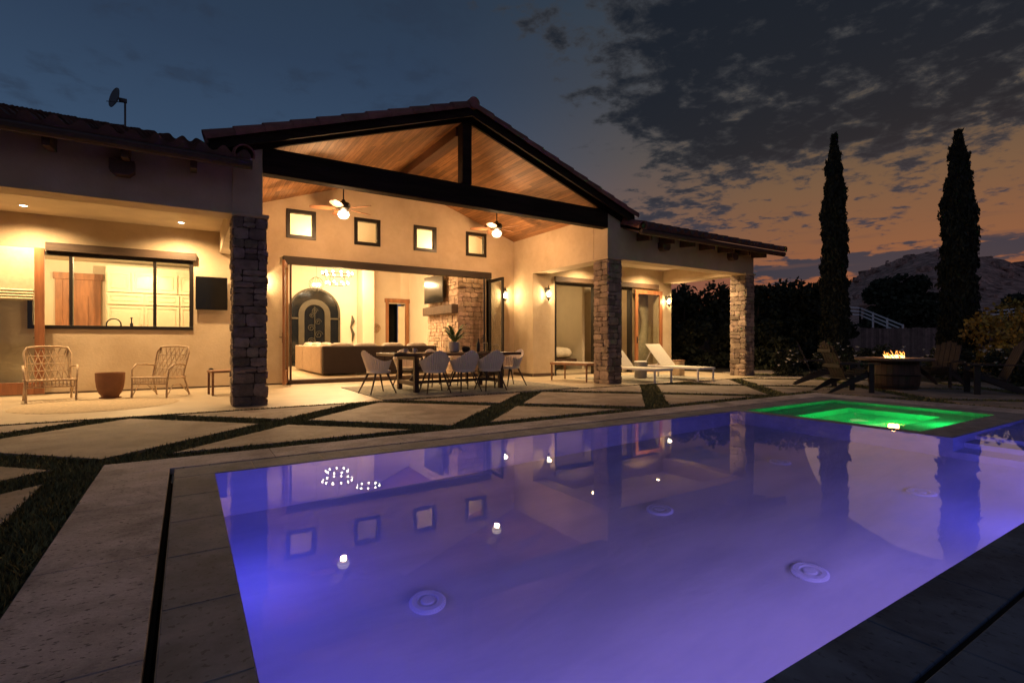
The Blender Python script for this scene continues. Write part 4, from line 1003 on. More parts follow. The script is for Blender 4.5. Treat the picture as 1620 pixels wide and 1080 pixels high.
# interior lights
light('room_light', 'AREA', (3.4, 16.2, 4.1), 560, (1, .64, .30), 2.0, house, (3.4, 16.2, 0))
light('room_light', 'POINT', (3.62, 14.7, 2.4), 110, WARM2, 0, house)
light('room_light', 'POINT', (4.45, 15.2, 3.5), 170, WARM2, 0, house)
light('room_light', 'POINT', (5.0, 18.6, 3.2), 180, WARM2, 0, house)
light('room_light', 'POINT', (6.9, 13.15, 3.3), 22, WARM2, 0, house)
light('kitchen_light', 'POINT', (-1.0, 14.4, 2.75), 180, WARM2, 0, house)
light('kitchen_light', 'POINT', (-3.0, 14.4, 2.75), 150, WARM2, 0, house)
for x in (-.75, .35): light('kitchen_light', 'SPOT', (x, 15.25, 2.93), 100, WARM2, .05, house, (x, 15.5, 0), 110, .9)
light('bedroom_light', 'POINT', (9.6, 14.6, 2.5), 45, (1, .66, .30), 0, house)
light('bedroom_light', 'POINT', (12.7, 14.0, 2.5), 22, (1, .66, .30), 0, house)

# ------------------------------------------------------------------ roof dish
ds = thing('satellite_dish', 'small dark satellite dish on a thin pole above the left tiled roof', 'satellite dish', (-.90, 11.0, 4.52)); ds.scale = (.85, .85, .88)
MB().tube([(0, 0, 0), (0, 0, .72)], .018, 8).build('pole', M['dish'], ds)
mb = MB(); mb.lathe([(.0001, 0), (.11, .02), (.20, .06), (.195, .072), (.11, .032), (.0001, .012)], 24); mb.xf(Matrix.Translation((-.12, 0, .70)) @ Matrix.Rotation(R(28), 4, 'Z') @ Matrix.Rotation(R(-80), 4, 'Y')); mb.build('reflector', M['dish'], ds, 40)
mb = MB(); mb.box(-.10, .03, -.03, .03, .66, .73); mb.tube([(-.05, 0, .66), (-.3, 0, .62)], .008, 5); mb.build('bracket', M['dish'], ds)

# ------------------------------------------------------------------ porch furniture
def rattan_chair(label, loc, rz):
    t = thing('rattan_chair', label, 'chair', loc, rz, 'rattan armchairs on the left porch')
    fr_ = MB()     # local +y is the back, -y the front; width 0.62
    W = .31
    for sx in (-1, 1):
        fr_.tube([(sx * W, -.27, 0), (sx * W, -.26, .22), (sx * (W + .02), -.24, .50), (sx * (W + .03), -.12, .59), (sx * (W + .02), .12, .585), (sx * W * .92, .27, .56)], .017, 7)
        fr_.tube([(sx * W, .36, 0), (sx * W * .95, .25, .3), (sx * W * .9, .24, .40)], .016, 7)
        fr_.tube([(sx * W, -.27, .02), (sx * W, -.1, .22), (sx * W, .1, .22), (sx * W, .34, .04)], .010, 6)
    fr_.tube([(-W * .9, .20, .32), (-W * .95, .30, .62), (-W * .98, .36, .80), (-W * .85, .40, .89), (-W * .4, .41, .91), (W * .4, .41, .91), (W * .85, .40, .89), (W * .98, .36, .80), (W * .95, .30, .62), (W * .9, .20, .32)], .018, 7)
    fr_.build('frame', M['rattan'], t, 60)
    st_ = MB()
    for (y, z) in ((-.27, .36), (.25, .35)): st_.tube([(-W, y, z), (W, y, z)], .016, 7)
    for sx in (-1, 1): st_.tube([(sx * W, -.27, .36), (sx * W, 0, .335), (sx * W, .25, .35)], .015, 7)
    for k in range(13): x = -W + .024 + k * (2 * W - .048) / 12; st_.tube([(x, -.275, .25), (x, -.285, .33), (x, -.26, .37), (x, 0, .355), (x, .25, .36)], .008, 5)
    st_.tube([(-W, -.27, .25), (W, -.27, .25)], .012, 6)
    for z in (.29,): st_.tube([(-W, -.28, z), (W, -.28, z)], .007, 5)
    st_.build('seat', M['rattan'], t, 60)
    bk = MB()
    P = lambda x, z: (x, .20 + (z - .32) * .38, z)
    for k in range(-3, 4):
        for sg in (-1, 1):
            x0 = k * .085; bk.tube([P(x0, .36), P(x0 + sg * .17 if abs(x0 + sg * .17) < .27 else .27 * sg, .88)], .008, 5)
    for z in (.5, .62, .75): bk.tube([P(-.27, z), P(.27, z)], .009, 5)
    bk.build('backrest', M['rattan'], t, 60)
    return t
rattan_chair('left rattan armchair with crossed cane back, before the wooden door', (-1.95, 11.45, 0), R(14))
rattan_chair('right rattan armchair with crossed cane back, between the drum table and the pillar', (-.42, 11.28, 0), R(-33))
pt_ = MB(); pt_.lathe([(.155, 0), (.16, .02), (.125, .03), (.13, .05), (.165, .10), (.195, .2), (.21, .32), (.213, .45), (.195, .45), (.19, .40), (.0001, .40)], 40)
o = pt_.build('planter', M['terracotta'], None, 40); o.location = (-1.14, 11.38, .004); tag(o, 'terracotta coloured rounded pot standing between the two rattan chairs', 'planter')
rg = MB(); nR = 90
rg.v.append((0, 0, .012))
for k in range(nR): a = 2 * PI * k / nR; r = 1.03 + .02 * math.sin(k * 1.9) + .01 * math.sin(k * 4.3); rg.v.append((r * math.cos(a), r * math.sin(a), .012))
for k in range(nR): a = 2 * PI * k / nR; rg.v.append((1.06 * math.cos(a), 1.06 * math.sin(a), .004))
for k in range(nR): l = (k + 1) % nR; rg.f += [(0, 1 + k, 1 + l), (1 + k, 1 + nR + k, 1 + nR + l, 1 + l)]
o = rg.build('round_rug', M['rug']); o.location = (-1.17, 10.32, 0); tag(o, 'round tan jute rug with a ragged edge in front of the rattan chairs', 'rug')
vt = MB(); vt.lathe([(.0001, .0), (.02, .02), (.03, .012), (.05, .012), (.055, 0)], 20); vt.xf(Matrix.Rotation(R(90), 4, 'X')); o = vt.build('wall_vent', M['black'], None, 40); o.location = (.44, BY - .001, .37); tag(o, 'small round dark vent low on the left porch wall', 'vent')
sdt = thing('side_table', 'small wooden side table partly hidden behind the first stone pillar', 'side table', (.62, 11.1, 0), R(8))
MB().bev(-.28, .28, -.22, .22, .42, .46, .008).build('table_top', M['teak'], sdt)
for sx in (-1, 1):
    for sy in (-1, 1): MB().bar((sx * .25, sy * .19, 0), (sx * .25, sy * .19, .42), .035, .035).build('leg', M['teak'], sdt)

# dining group
rgd = MB(); rgd.bev(2.80, 7.1, 8.50, 11.3, .005, .016, .003); o = rgd.build('dining_rug', M['rugblue']); tag(o, 'flat grey woven rug under the dining table', 'rug')
tbl = thing('dining_table', 'long dark wooden trestle dining table on the grey rug', 'table', (4.68, 9.78, .016))
MB().bev(-1.42, 1.42, -.55, .55, .70, .755, .008).build('table_top', M['darkwood'], tbl)
for sx in (-1, 1):
    for sy in (-1, 1): MB().bev(sx * .95 - .045, sx * .95 + .045, sy * .45 - .045, sy * .45 + .045, 0, .70, .006).build('leg', M['darkwood'], tbl)
mb = MB()
for sx in (-1, 1):
    mb.bev(sx * .95 - .035, sx * .95 + .035, -.405, .405, .12, .20, .004); mb.bev(sx * .95 - .04, sx * .95 + .04, -.405, .405, .62, .70, .004)
    mb.bar((sx * .90, 0, .20), (sx * .52, 0, .68), .05, .05)
mb.bev(-.9, .9, -.03, .03, .13, .19, .004); mb.build('trestle', M['darkwood'], tbl)

def shell_chair():
    t = thing('dining_chair', '', 'chair', (0, 0, 0), 0, 'white ribbed chairs around the dining table')
    # local: -y is the back of the chair, faces +y
    sh_ = MB(); nA, nZ = 46, 7
    def ring_pt(a, z, off=0):
        # a from 0..pi: right arm round the back to left arm ; z 0..1
        ca, sa = math.cos(a), math.sin(a)
        rx = .22 + .07 * z + off; ry = .21 + .075 * z + off
        yoff = .05
        top = .815 - .20 * (abs(ca) ** 1.6) if True else 0
        zz = .43 + (top - .43) * z
        return (rx * ca, -ry * sa + yoff - .04 * z * sa, zz)
    ext = [-.5, -.33, -.16]
    for s_ in (0, 1):
        for j in range(nZ + 1):
            for i in range(nA + 1):
                rib = .010 * math.cos(i * PI)  # alternating ribs
                a = -.35 + (PI + .7) * i / nA
                sh_.v.append(ring_pt(a, j / nZ, (rib if s_ == 0 else -.014 + rib)))
    q = (nZ + 1) * (nA + 1)
    for j in range(nZ):
        for i in range(nA):
            c0 = j * (nA + 1) + i; sh_.f += [(c0, c0 + 1, c0 + nA + 2, c0 + nA + 1), (q + c0 + 1, q + c0, q + c0 + nA + 1, q + c0 + nA + 2)]
    for i in range(nA): c0 = nZ * (nA + 1) + i; sh_.f.append((c0, c0 + 1, q + c0 + 1, q + c0))
    for j in range(nZ):
        for i in (0, nA): c0 = j * (nA + 1) + i; sh_.f.append((c0, c0 + nA + 1, q + c0 + nA + 1, q + c0))
    sh_.build('backrest', M['shell_white'], t)
    se = MB(); n = 28; se.v.append((0, 0.02, .405)); se.v.append((0, .02, .375))
    for r, z in ((.15, .408), (.215, .43), (.215, .385), (.10, .37)):
        for k in range(n):
            a = 2 * PI * k / n; yy = r * math.sin(a) * (1.12 if math.sin(a) > 0 else 1); se.v.append((r * 1.02 * math.cos(a), yy + .04, z))
    for k in range(n):
        l = (k + 1) % n; se.f.append((0, 2 + k, 2 + l)); se.f.append((1, 2 + 3 * n + l, 2 + 3 * n + k))
        for q_ in range(3): se.f.append((2 + q_ * n + k, 2 + (q_ + 1) * n + k, 2 + (q_ + 1) * n + l, 2 + q_ * n + l))
    se.build('seat', M['shell_white'], t, 50)
    for sx in (-1, 1):
        for sy in (-1, 1):
            MB().tube([(sx * .14, .03 + sy * .12, .38), (sx * .235, .02 + sy * .27, 0)], [.021, .012], 8).build('leg', M['chairleg'], t)
    return t
ch0 = shell_chair(); first = True
for x, y, rz, lb in ((4.05, 9.16, R(-6), 'left of the three near white chairs, its back to the pool'), (4.68, 9.12, R(3), 'middle of the three near white chairs, its back to the pool'),
                     (5.24, 9.06, R(-4), 'right of the three near white chairs, its back to the pool'), (3.05, 9.64, R(-78), 'white ribbed chair at the left head of the dining table'),
                     (6.15, 9.72, R(95), 'white ribbed chair at the right head of the dining table'), (3.98, 10.5, R(176), 'white ribbed chair on the far side, seen under the left of the table'),
                     (4.66, 10.52, R(184), 'white ribbed chair at the middle of the far side of the table'), (5.3, 10.5, R(178), 'white ribbed chair at the right of the far side of the table')):
    if first: ch0.location = (x, y, .016); ch0.rotation_euler = (0, 0, rz); ch0['label'] = lb; first = False
    else: dup(ch0, (x, y, .016), rz, lb)
# things on the table
TZ = .771
def place(mb, name, m, loc, label, cat, sm=40, group=None):
    o = mb.build(name, M[m], None, sm); o.location = loc; tag(o, label, cat, group); return o
gp = [(.0001, .004), (.036, .004), (.040, .09), (.037, .09), (.033, .012), (.0001, .012)]
for x, y, lb in ((3.62, 9.62, 'left glass cup on the dining table'), (3.86, 9.74, 'right of the two glass cups at the left end of the table')):
    g = MB(); g.lathe(gp, 20); g.tube([(.038, 0, .075), (.065, 0, .065), (.065, 0, .03), (.038, 0, .02)], .005, 6); place(g, 'glass_cup', 'pot_white', (x, y, TZ), lb, 'cup', 40, 'glass cups')
for x, y, h, lb in ((4.42, 9.9, .30, 'taller clear hurricane glass left of the fern'), (4.56, 9.75, .27, 'second clear hurricane glass left of the fern'), (5.55, 9.85, .2, 'clear glass vase near the right end of the table'), (5.75, 9.7, .16, 'short clear glass at the right end of the table')):
    t = thing('hurricane_glass', lb, 'glass', (x, y, TZ), 0, 'clear glasses on the dining table')
    g = MB(); g.lathe([(.055, .002), (.058, h)], 24); g.build('glass_body', M['glass'], t, 40)
    g = MB(); g.lathe([(.052, .003), (.052, .008), (.0001, .008)], 24); g.tube([(.057 * math.cos(2 * PI * k / 24), .057 * math.sin(2 * PI * k / 24), h) for k in range(24)], .004, 5, close=True); g.build('rim', M['pot_white'], t)
for x, y, lb in ((3.45, 9.45, 'leftmost dark plate on the table'), (4.1, 9.45, 'dark plate in front of the left near chair'), (5.3, 9.4, 'dark plate in front of the right near chair')):
    g = MB(); g.lathe([(.0001, .002), (.09, .002), (.14, .016), (.135, .02), (.09, .008), (.0001, .008)], 28); place(g, 'plate', 'black', (x, y, TZ), lb, 'plate', 40, 'plates')
g = MB(); g.lathe([(.03, 0), (.07, .01), (.09, .06), (.088, .11), (.06, .13), (.0001, .13)], 24); place(g, 'bowl', 'black', (4.98, 9.66, TZ), 'round dark bowl right of the fern pot', 'bowl')
g = MB(); g.lathe([(.035, 0), (.038, .02), (.038, .17), (.03, .2), (.013, .24), (.013, .30), (.0001, .30)], 20); place(g, 'wine_bottle', 'black', (5.35, 9.8, TZ), 'dark wine bottle standing on the dining table', 'bottle')
fn = thing('potted_fern', 'green fern in a pale pot at the centre of the dining table', 'plant', (4.82, 9.9, TZ))
g = MB(); g.lathe([(.06, 0), (.085, .02), (.095, .17), (.085, .17), (.08, .14), (.0001, .14)], 24); g.build('pot', M['pot_white'], fn, 40)
random.seed(5); fn.scale = (1.3, 1.3, 1.3); lf = MB()
for k in range(26):
    a = random.uniform(0, 2 * PI); L_ = random.uniform(.18, .34); up = random.uniform(.12, .36); prev = None; n = 9
    for j in range(n):
        u = j / (n - 1); r = L_ * u; z = .15 + up * math.sin(u * 1.9) * .9; wv = .022 * math.sin(PI * min(.98, u * .9 + .08)) + .003
        c = Vector((r * math.cos(a), r * math.sin(a), z)); s_ = Vector((-math.sin(a), math.cos(a), 0)) * wv * (1.4 if j % 2 else .8)
        cur = (len(lf.v), len(lf.v) + 1); lf.v += [tuple(c + s_), tuple(c - s_)]
        if prev: lf.f.append((prev[0], prev[1], cur[1], cur[0]))
        prev = cur
lf.build('fronds', M['fern'], fn)

# bench and loungers
bn = thing('bench', 'low teak bench with woven top left of the middle stone pillar', 'bench', (8.35, 10.15, .004), R(12))
mb = MB(); mb.bev(-.30, .30, -.60, -.53, .40, .46, .005); mb.bev(-.30, .30, .53, .60, .40, .46, .005); mb.bev(-.30, -.24, -.53, .53, .40, .46, .005); mb.bev(.24, .30, -.53, .53, .40, .46, .005); mb.build('frame', M['teak'], bn)
mb = MB()
for k in range(26): y = -.51 + k * .041; mb.tube([(-.245, y, .452), (-.12, y, .462 + .004 * (k % 2)), (0, y, .456), (.12, y, .462 + .004 * ((k + 1) % 2)), (.245, y, .452)], .017, 6)
mb.build('woven_top', M['linen'], bn, 60)
for sx in (-1, 1):
    for sy in (-1, 1): MB().tube([(sx * .265, sy * .56, .40), (sx * .265, sy * .56, 0)], [.026, .02], 8).build('leg', M['teak'], bn)
def lounger():
    t = thing('sun_lounger', '', 'sun lounger', (0, 0, 0), 0, 'white sling loungers')
    mb = MB(); W = .30
    for sx in (-1, 1): mb.bev(sx * W - .018, sx * W + .018, 0, 1.95, .29, .335, .005)
    for y in (0.018, 1.93): mb.bev(-W + .018, W - .018, y - .018, y + .018, .292, .333, .004)
    mb.build('frame', M['whitepaint'], t)
    s = MB(); s.bev(-W + .01, W - .01, .03, 1.27, .328, .342, .004); s.build('seat', M['sling'], t)
    b = MB(); b.bev(-W + .01, W - .01, 0, .80, -.007, .007, .004); b.xf(Matrix.Translation((0, 1.24, .345)) @ Matrix.Rotation(R(46), 4, 'X')); b.build('backrest', M['sling'], t)
    p = MB()
    for sx in (-1, 1): p.tube([(sx * .26, 1.62, .72), (sx * .26, 1.86, .33)], .010, 6)
    p.build('prop', M['whitepaint'], t)
    for sx in (-1, 1):
        for y in (.05, 1.85): MB().bev(sx * W - .018, sx * W + .018, y - .02, y + .02, 0, .289, .004).build('leg', M['whitepaint'], t)
    return t
l0 = lounger(); l0.location = (11.02, 8.22, .01); l0['label'] = 'right white sling lounger with its back raised, nearer the far pillar'
dup(l0, (9.62, 8.36, .01), R(2), 'left white sling lounger half hidden by the middle stone pillar')
rgl = MB(); rgl.bev(8.95, 12.0, 8.75, 10.9, .005, .014, .003); o = rgl.build('lounge_rug', M['rugblue']); tag(o, 'flat patterned rug under the white loungers', 'rug')
gs = thing('garden_stool', 'drum stool with black and white zigzag band between the loungers', 'stool', (10.38, 9.85, .014))
g = MB(); g.lathe([(.15, 0), (.165, .02), (.165, .22)], 30); g.build('base', M['bluewall'], gs, 40)
g = MB(); g.lathe([(.165, .221), (.175, .25), (.175, .44), (.15, .46), (.0001, .46)], 30); g.build('drum', M['pot_white'], gs, 40)
g = MB()
for row in range(3):
    z0 = .27 + row * .055; n = 20; pts = [(.1775 * math.cos(PI * k / n), .1775 * math.sin(PI * k / n), z0 + (.035 if k % 2 else 0)) for k in range(2 * n)]
    g.tube(pts, .007, 4, close=True)
g.build('zigzag', M['black'], gs)
cbx = thing('side_cube', 'small square wooden side table beyond the right lounger', 'side table', (12.02, 9.95, .014), R(10))
MB().bev(-.14, .14, -.14, .14, .42, .45, .006).build('table_top', M['teak'], cbx)
g = MB()
for k in range(4):
    gg = MB().bev(-.13, .13, -.13, -.11, 0, .42, .004); gg.xf(Matrix.Rotation(PI / 2 * k, 4, 'Z')); g.add(gg.v, gg.f)
g.build('slats', M['rattan'], cbx)
wbk = MB(); wbk.bev(18.0, 20.3, 13.9, 14.1, -.05, 1.36, .02); wbk.xf(Matrix.Identity(4)); o = wbk.build('screen_wall', M['concrete']); tag(o, 'plain grey block wall standing in front of the dark hedge', 'wall')

# ------------------------------------------------------------------ fire pit and lounge chairs
FPX, FPY = 12.72, 4.86
fpit = thing('fire_pit', 'dark barrel shaped fire table with flames and a wide round top', 'fire pit', (FPX, FPY, 0))
g = MB(); g.lathe([(.40, 0), (.44, .12), (.45, .30), (.43, .50), (.40, .58), (.0001, .58)], 36); g.build('barrel_core', M['dark'], fpit, 30)
g = MB()
for k in range(28):
    a = 2 * PI * k / 28; w_ = .049
    for (r0, z0, r1, z1) in ((.405, 0, .447, .12), (.447, .12, .458, .3), (.458, .3, .437, .5), (.437, .5, .41, .60)):
        vs = []
        for r, z in ((r0, z0), (r1, z1)):
            for s_ in (-1, 1): vs.append((r * math.cos(a) - s_ * w_ * math.sin(a) * r / .45, r * math.sin(a) + s_ * w_ * math.cos(a) * r / .45, z))
        g.add(vs, [(0, 1, 3, 2)])
g.build('staves', M['barrel'], fpit)
g = MB()
for z, r in ((.06, .432), (.30, .464), (.54, .43)): g.tube([(r * math.cos(2 * PI * k / 36), r * math.sin(2 * PI * k / 36), z) for k in range(36)], .012, 5, close=True)
g.build('hoops', M['black'], fpit)
g = MB(); g.lathe([(.24, .60), (.68, .60), (.70, .615), (.70, .645), (.68, .655), (.24, .655)], 48); g.build('table_top', M['firetop'], fpit, 30)
g = MB(); random.seed(9)
for k in range(60):
    a = random.uniform(0, 2 * PI); r = .22 * math.sqrt(random.random()); g.ball((r * math.cos(a), r * math.sin(a), .60 + random.uniform(0, .02)), random.uniform(.02, .035), 4)
g.build('lava_stones', M['mortar'], fpit)
fl_ = MB(); fc = MB()
for k in range(26):
    a = random.uniform(0, 2 * PI); r = .17 * math.sqrt(random.random()); h = random.uniform(.05, .19) * (1.25 - r * 2); x, y = r * math.cos(a), r * math.sin(a)
    n = 7; pts = []; rs = []
    ph = random.uniform(0, 6)
    for j in range(n):
        u = j / (n - 1); pts.append((x + .03 * math.sin(ph + u * 4) * u, y + .03 * math.cos(ph * 1.3 + u * 4) * u, .62 + h * u)); rs.append(max(.001, (.004 + .011 * random.random()) * math.sin(PI * (u * .8 + .2)) ** .8))
    fl_.tube(pts, rs, 6)
    if h > .1: fc.tube([(p[0], p[1], .615 + (p[2] - .62) * .55) for p in pts], [q * .9 for q in rs], 6)
    else: fc.tube([(p[0], p[1], p[2]) for p in pts], rs, 6)
fl_.build('flames', M['flame'], fpit, 60); fc.build('flame_cores', M['flamecore'], fpit, 60)
light('fire_glow', 'POINT', (0, 0, .80), 16, (1, .45, .14), .10, fpit)

def adirondack(m):
    t = thing('adirondack_chair', '', 'adirondack chair', (0, 0, 0), 0, 'adirondack chairs around the fire pit')
    # local +x forward
    for sy in (-1, 1):
        g = MB(); y = sy * .27
        g.add([(.36, y - .012, .33), (.36, y + .012, .33), (.36, y - .012, .43), (.36, y + .012, .43), (-.50, y - .012, .0), (-.50, y + .012, .0), (-.42, y - .012, .0), (-.42, y + .012, .0), (-.18, y - .012, .22), (-.18, y + .012, .22)],
              [(0, 2, 8, 4, 6), (1, 7, 5, 9, 3), (0, 1, 3, 2), (2, 3, 9, 8), (8, 9, 5, 4), (4, 5, 7, 6), (6, 7, 1, 0)]); g.build('side_rail', m, t)
        MB().bev(.28, .38, sy * .30 - .013, sy * .30 + .013, 0, .55, .004).build('leg', m, t)
        g = MB(); g.prism([(.46, sy * .25), (.46, sy * .38), (.2, sy * .39), (-.34, sy * .34), (-.34, sy * .29), (.2, sy * .25)], .552, .575); g.build('armrest', m, t)
    g = MB()
    for k in range(6): x = .34 - k * .09; z = .437 - max(0, k) * .033; g.bev(x - .038, x + .038, -.30, .30, z - .012, z + .008, .004)
    g.build('seat', m, t)
    g = MB()
    for k in range(5):
        y = (k - 2) * .11; top = .82 - .035 * abs(k - 2) ** 1.5; gg = MB(); gg.bev(y * .88 - .045, y * .88 + .045, -.011, .011, 0, top, .004)
        gg.xf(Matrix.Translation((-.10, 0, .25)) @ Matrix.Rotation(R(-22), 4, 'Y') @ Matrix.Rotation(R(90), 4, 'Z')); g.add(gg.v, gg.f)
    g.bar((-.26, -.29, .52), (-.26, .29, .52), .03, .07); g.bar((-.40, -.22, .82), (-.40, .22, .82), .02, .06)
    g.build('backrest', m, t)
    return t
a1 = adirondack(M['adiron'])
a1.location = (11.10, 5.08, 0); a1.rotation_euler = (0, 0, R(-34)); a1['label'] = 'brown slatted adirondack chair left of the fire pit, nearest the spa'
dup(a1, (12.35, 6.25, 0), R(-62), 'adirondack chair behind the nearest one, beside the white roses')
a3 = dup(a1, (12.95, 3.30, 0), R(120), 'dark adirondack chair at the right edge, tilted back from the fire')
a4 = dup(a1, (14.3, 4.55, 0), R(175), 'dark adirondack chair just beyond the fire pit')

# ------------------------------------------------------------------ vegetation
rng = np.random.default_rng(7)
def leaf_mesh(name, P, size, m, parent=None, up=.0, aspect=1.6):
    n = len(P); d = rng.normal(size=(n, 3)); d[:, 2] += up * 2; d /= np.linalg.norm(d, axis=1)[:, None]
    e = rng.normal(size=(n, 3)); e -= (e * d).sum(1)[:, None] * d; e /= np.linalg.norm(e, axis=1)[:, None]
    s = size * rng.uniform(.6, 1.4, n)[:, None]
    a = P - d * s * aspect * .5; b = P + e * s * .5; c = P + d * s * aspect * .5; f = P - e * s * .5
    V = np.stack([a, b, c, f], 1).reshape(-1, 3)
    me = D.meshes.new(name); me.vertices.add(4 * n); me.vertices.foreach_set('co', V.ravel())
    me.loops.add(4 * n); me.loops.foreach_set('vertex_index', np.arange(4 * n, dtype=np.int32))
    me.polygons.add(n); me.polygons.foreach_set('loop_start', np.arange(0, 4 * n, 4, dtype=np.int32)); me.polygons.foreach_set('loop_total', np.full(n, 4, dtype=np.int32))
    me.update(); me.validate(); me.materials.append(m)
    o = D.objects.new(name, me); C.objects.link(o)
    if parent: o.parent = parent
    return o
def cypress(label, x, y, H, r, n=15000, spur=None):
    t = thing('cypress_tree', label, 'cypress', (x, y, 0))
    MB().tube([(0, 0, -.05), (0, 0, H * .5), (0, 0, H * .9)], [.13, .08, .02], 8).build('trunk', M['bark'], t)
    u = rng.uniform(0, 1, n) ** .9; prof = np.minimum(1, (1 - u) * 3.0 + .05) ** .7 * (1.0 - .28 * u)
    a = rng.uniform(0, 2 * PI, n)
    lump = 1 + .12 * np.sin(a * 3 + u * 21) + .08 * np.sin(a * 7 - u * 37) + .05 * np.sin(u * 90)
    rr = r * prof * lump * (1 - .35 * rng.uniform(0, 1, n) ** 2) ; rr *= rng.choice([1, 1, 1, 1.12], n)
    z = .12 + u * (H - .15)
    P = np.stack([rr * np.cos(a), rr * np.sin(a), z], 1)
    for q in range(46):
        k = 60; v = rng.uniform(0, 1, k); hz0 = rng.uniform(.3, H * .88); aa = rng.uniform(0, 2 * PI); uu = hz0 / H; r0 = r * min(1, (1 - uu) * 3 + .05) ** .7 * (1 - .28 * uu) * .85; ex = rng.uniform(.06, .16)
        P = np.vstack([P, np.stack([(r0 + v * ex) * math.cos(aa) + rng.normal(0, .02, k), (r0 + v * ex) * math.sin(aa) + rng.normal(0, .02, k), hz0 + v * rng.uniform(.2, .5)], 1)])
    if spur:
        k = 260; v = rng.uniform(0, 1, k)
        P = np.vstack([P, np.stack([spur[0] + v * spur[2] + rng.normal(0, .03, k), v * 0 + rng.normal(0, .04, k), spur[1] + v * spur[3] + rng.normal(0, .05, k)], 1)])
    k = 120; P = np.vstack([P, np.stack([rng.normal(0, .03, k) + .09, rng.normal(0, .03, k), H - .25 + rng.uniform(0, .3, k)], 1), np.stack([rng.normal(0, .03, k) - .08, rng.normal(0, .03, k), H - .25 + rng.uniform(0, .22, k)], 1)])
    leaf_mesh('crown', P, .065, M['cypress'], t, up=1.2, aspect=2.6)
    # dense dark heart so the sky does not show through the column
    pr = [(.0001, .1)] + [(r * .72 * min(1, (1 - q / 20) * 2.2 + .02) ** .75, .1 + (H - .5) * q / 20) for q in range(0, 20)] + [(.0001, H - .45)]
    MB().lathe(pr, 12).build('inner_foliage', M['cypress'], t, 60)
cypress('left tall narrow cypress with a stray side shoot against the sunset', 19.21, 9.13, 8.25, .40, spur=(.38, 5.75, .42, .75))
cypress('right tall narrow cypress, the broader of the two, against the sunset', 20.6, 6.11, 7.65, .47)
def tree(label, x, y, H, W, n, z0=0.0, name='tree', mat_='leaf', size=.16, cat='tree', trunk=True, blobs=26, low=.1, seed=0):
    t = thing(name, label, cat, (x, y, z0)); r_ = np.random.default_rng(seed + 100)
    if trunk:
        g = MB(); g.tube([(0, 0, -.3), (.05, .02, H * .3), (.0, .05, H * .6)], [W * .05, W * .04, W * .02], 8)
        for k in range(5): a = k * 1.3; g.tube([(0, 0, H * .28), (W * .2 * math.cos(a), W * .2 * math.sin(a), H * .5), (W * .34 * math.cos(a), W * .34 * math.sin(a), H * .72)], [W * .025, W * .016, W * .006], 6)
        g.build('trunk', M['bark'], t)
    B = []
    for k in range(blobs):
        a = r_.uniform(0, 2 * PI); rr = W * .36 * math.sqrt(r_.uniform(0, 1)); zz = H * (low + (1 - low - .12) * r_.uniform(0, 1)); 
        sh = math.sqrt(max(.05, 1 - ((zz / H - .45) / .62) ** 2)); B.append((rr * sh * math.cos(a), rr * sh * math.sin(a), zz, W * r_.uniform(.13, .24)))
    per = n // blobs; Ps = []
    for bx, by, bz, br in B:
        d = r_.normal(size=(per, 3)); d /= np.linalg.norm(d, axis=1)[:, None]; q = br * r_.uniform(.35, 1.05, per) ** .6
        Ps.append(np.array([bx, by, bz]) + d * q[:, None] * np.array([1, 1, .85]))
    P = np.vstack(Ps); P[:, 2] = np.clip(P[:, 2], .03, None)
    leaf_mesh('crown', P, size, M[mat_], t, aspect=1.5)
    return t
hedge = [(17.1, 16.6, 3.5, 3.4), (19.0, 15.5, 3.35, 3.4), (20.6, 14.6, 3.5, 3.2), (21.2, 13.4, 3.6, 2.6), (22.6, 12.9, 3.55, 3.0), (23.2, 11.9, 3.3, 2.6), (25.0, 13.4, 3.6, 3.0)]
hl = ['dark rounded tree closest to the house end wall', 'dark rounded tree behind the grey block wall', 'dark bushy tree seen between the block wall and the far pillar', 'dark bushy tree just left of the far stone pillar top',
      'dark bushy tree right of the far stone pillar', 'low dark tree beside the left cypress', 'dark tree standing behind the left cypress']
for k, ((x, y, H, W), lb) in enumerate(zip(hedge, hl)): tree(lb, x, y, H, W, 6000, seed=k, group=None) if False else tag(tree(lb, x, y, H * 1.02, W * 1.15, 6500, seed=k, size=.15, low=.0, blobs=34), group='dark trees beyond the patio')
# low hedge plants closing the gap below the trees
for k, (x, y) in enumerate(((15.9, 15.0), (17.4, 13.6), (18.6, 12.7), (19.6, 11.9), (20.6, 11.2), (21.3, 10.3), (18.2, 10.6))):
    tag(tree(['first', 'second', 'third', 'fourth', 'fifth', 'sixth', 'seventh'][k] + ' dark shrub of the hedge counted from the house', x, y, 1.9 if k < 6 else 1.1, 1.9, 3500, seed=40 + k, size=.12, low=0, trunk=False, blobs=18, name='hedge_shrub', cat='shrub'), group='dark hedge shrubs')
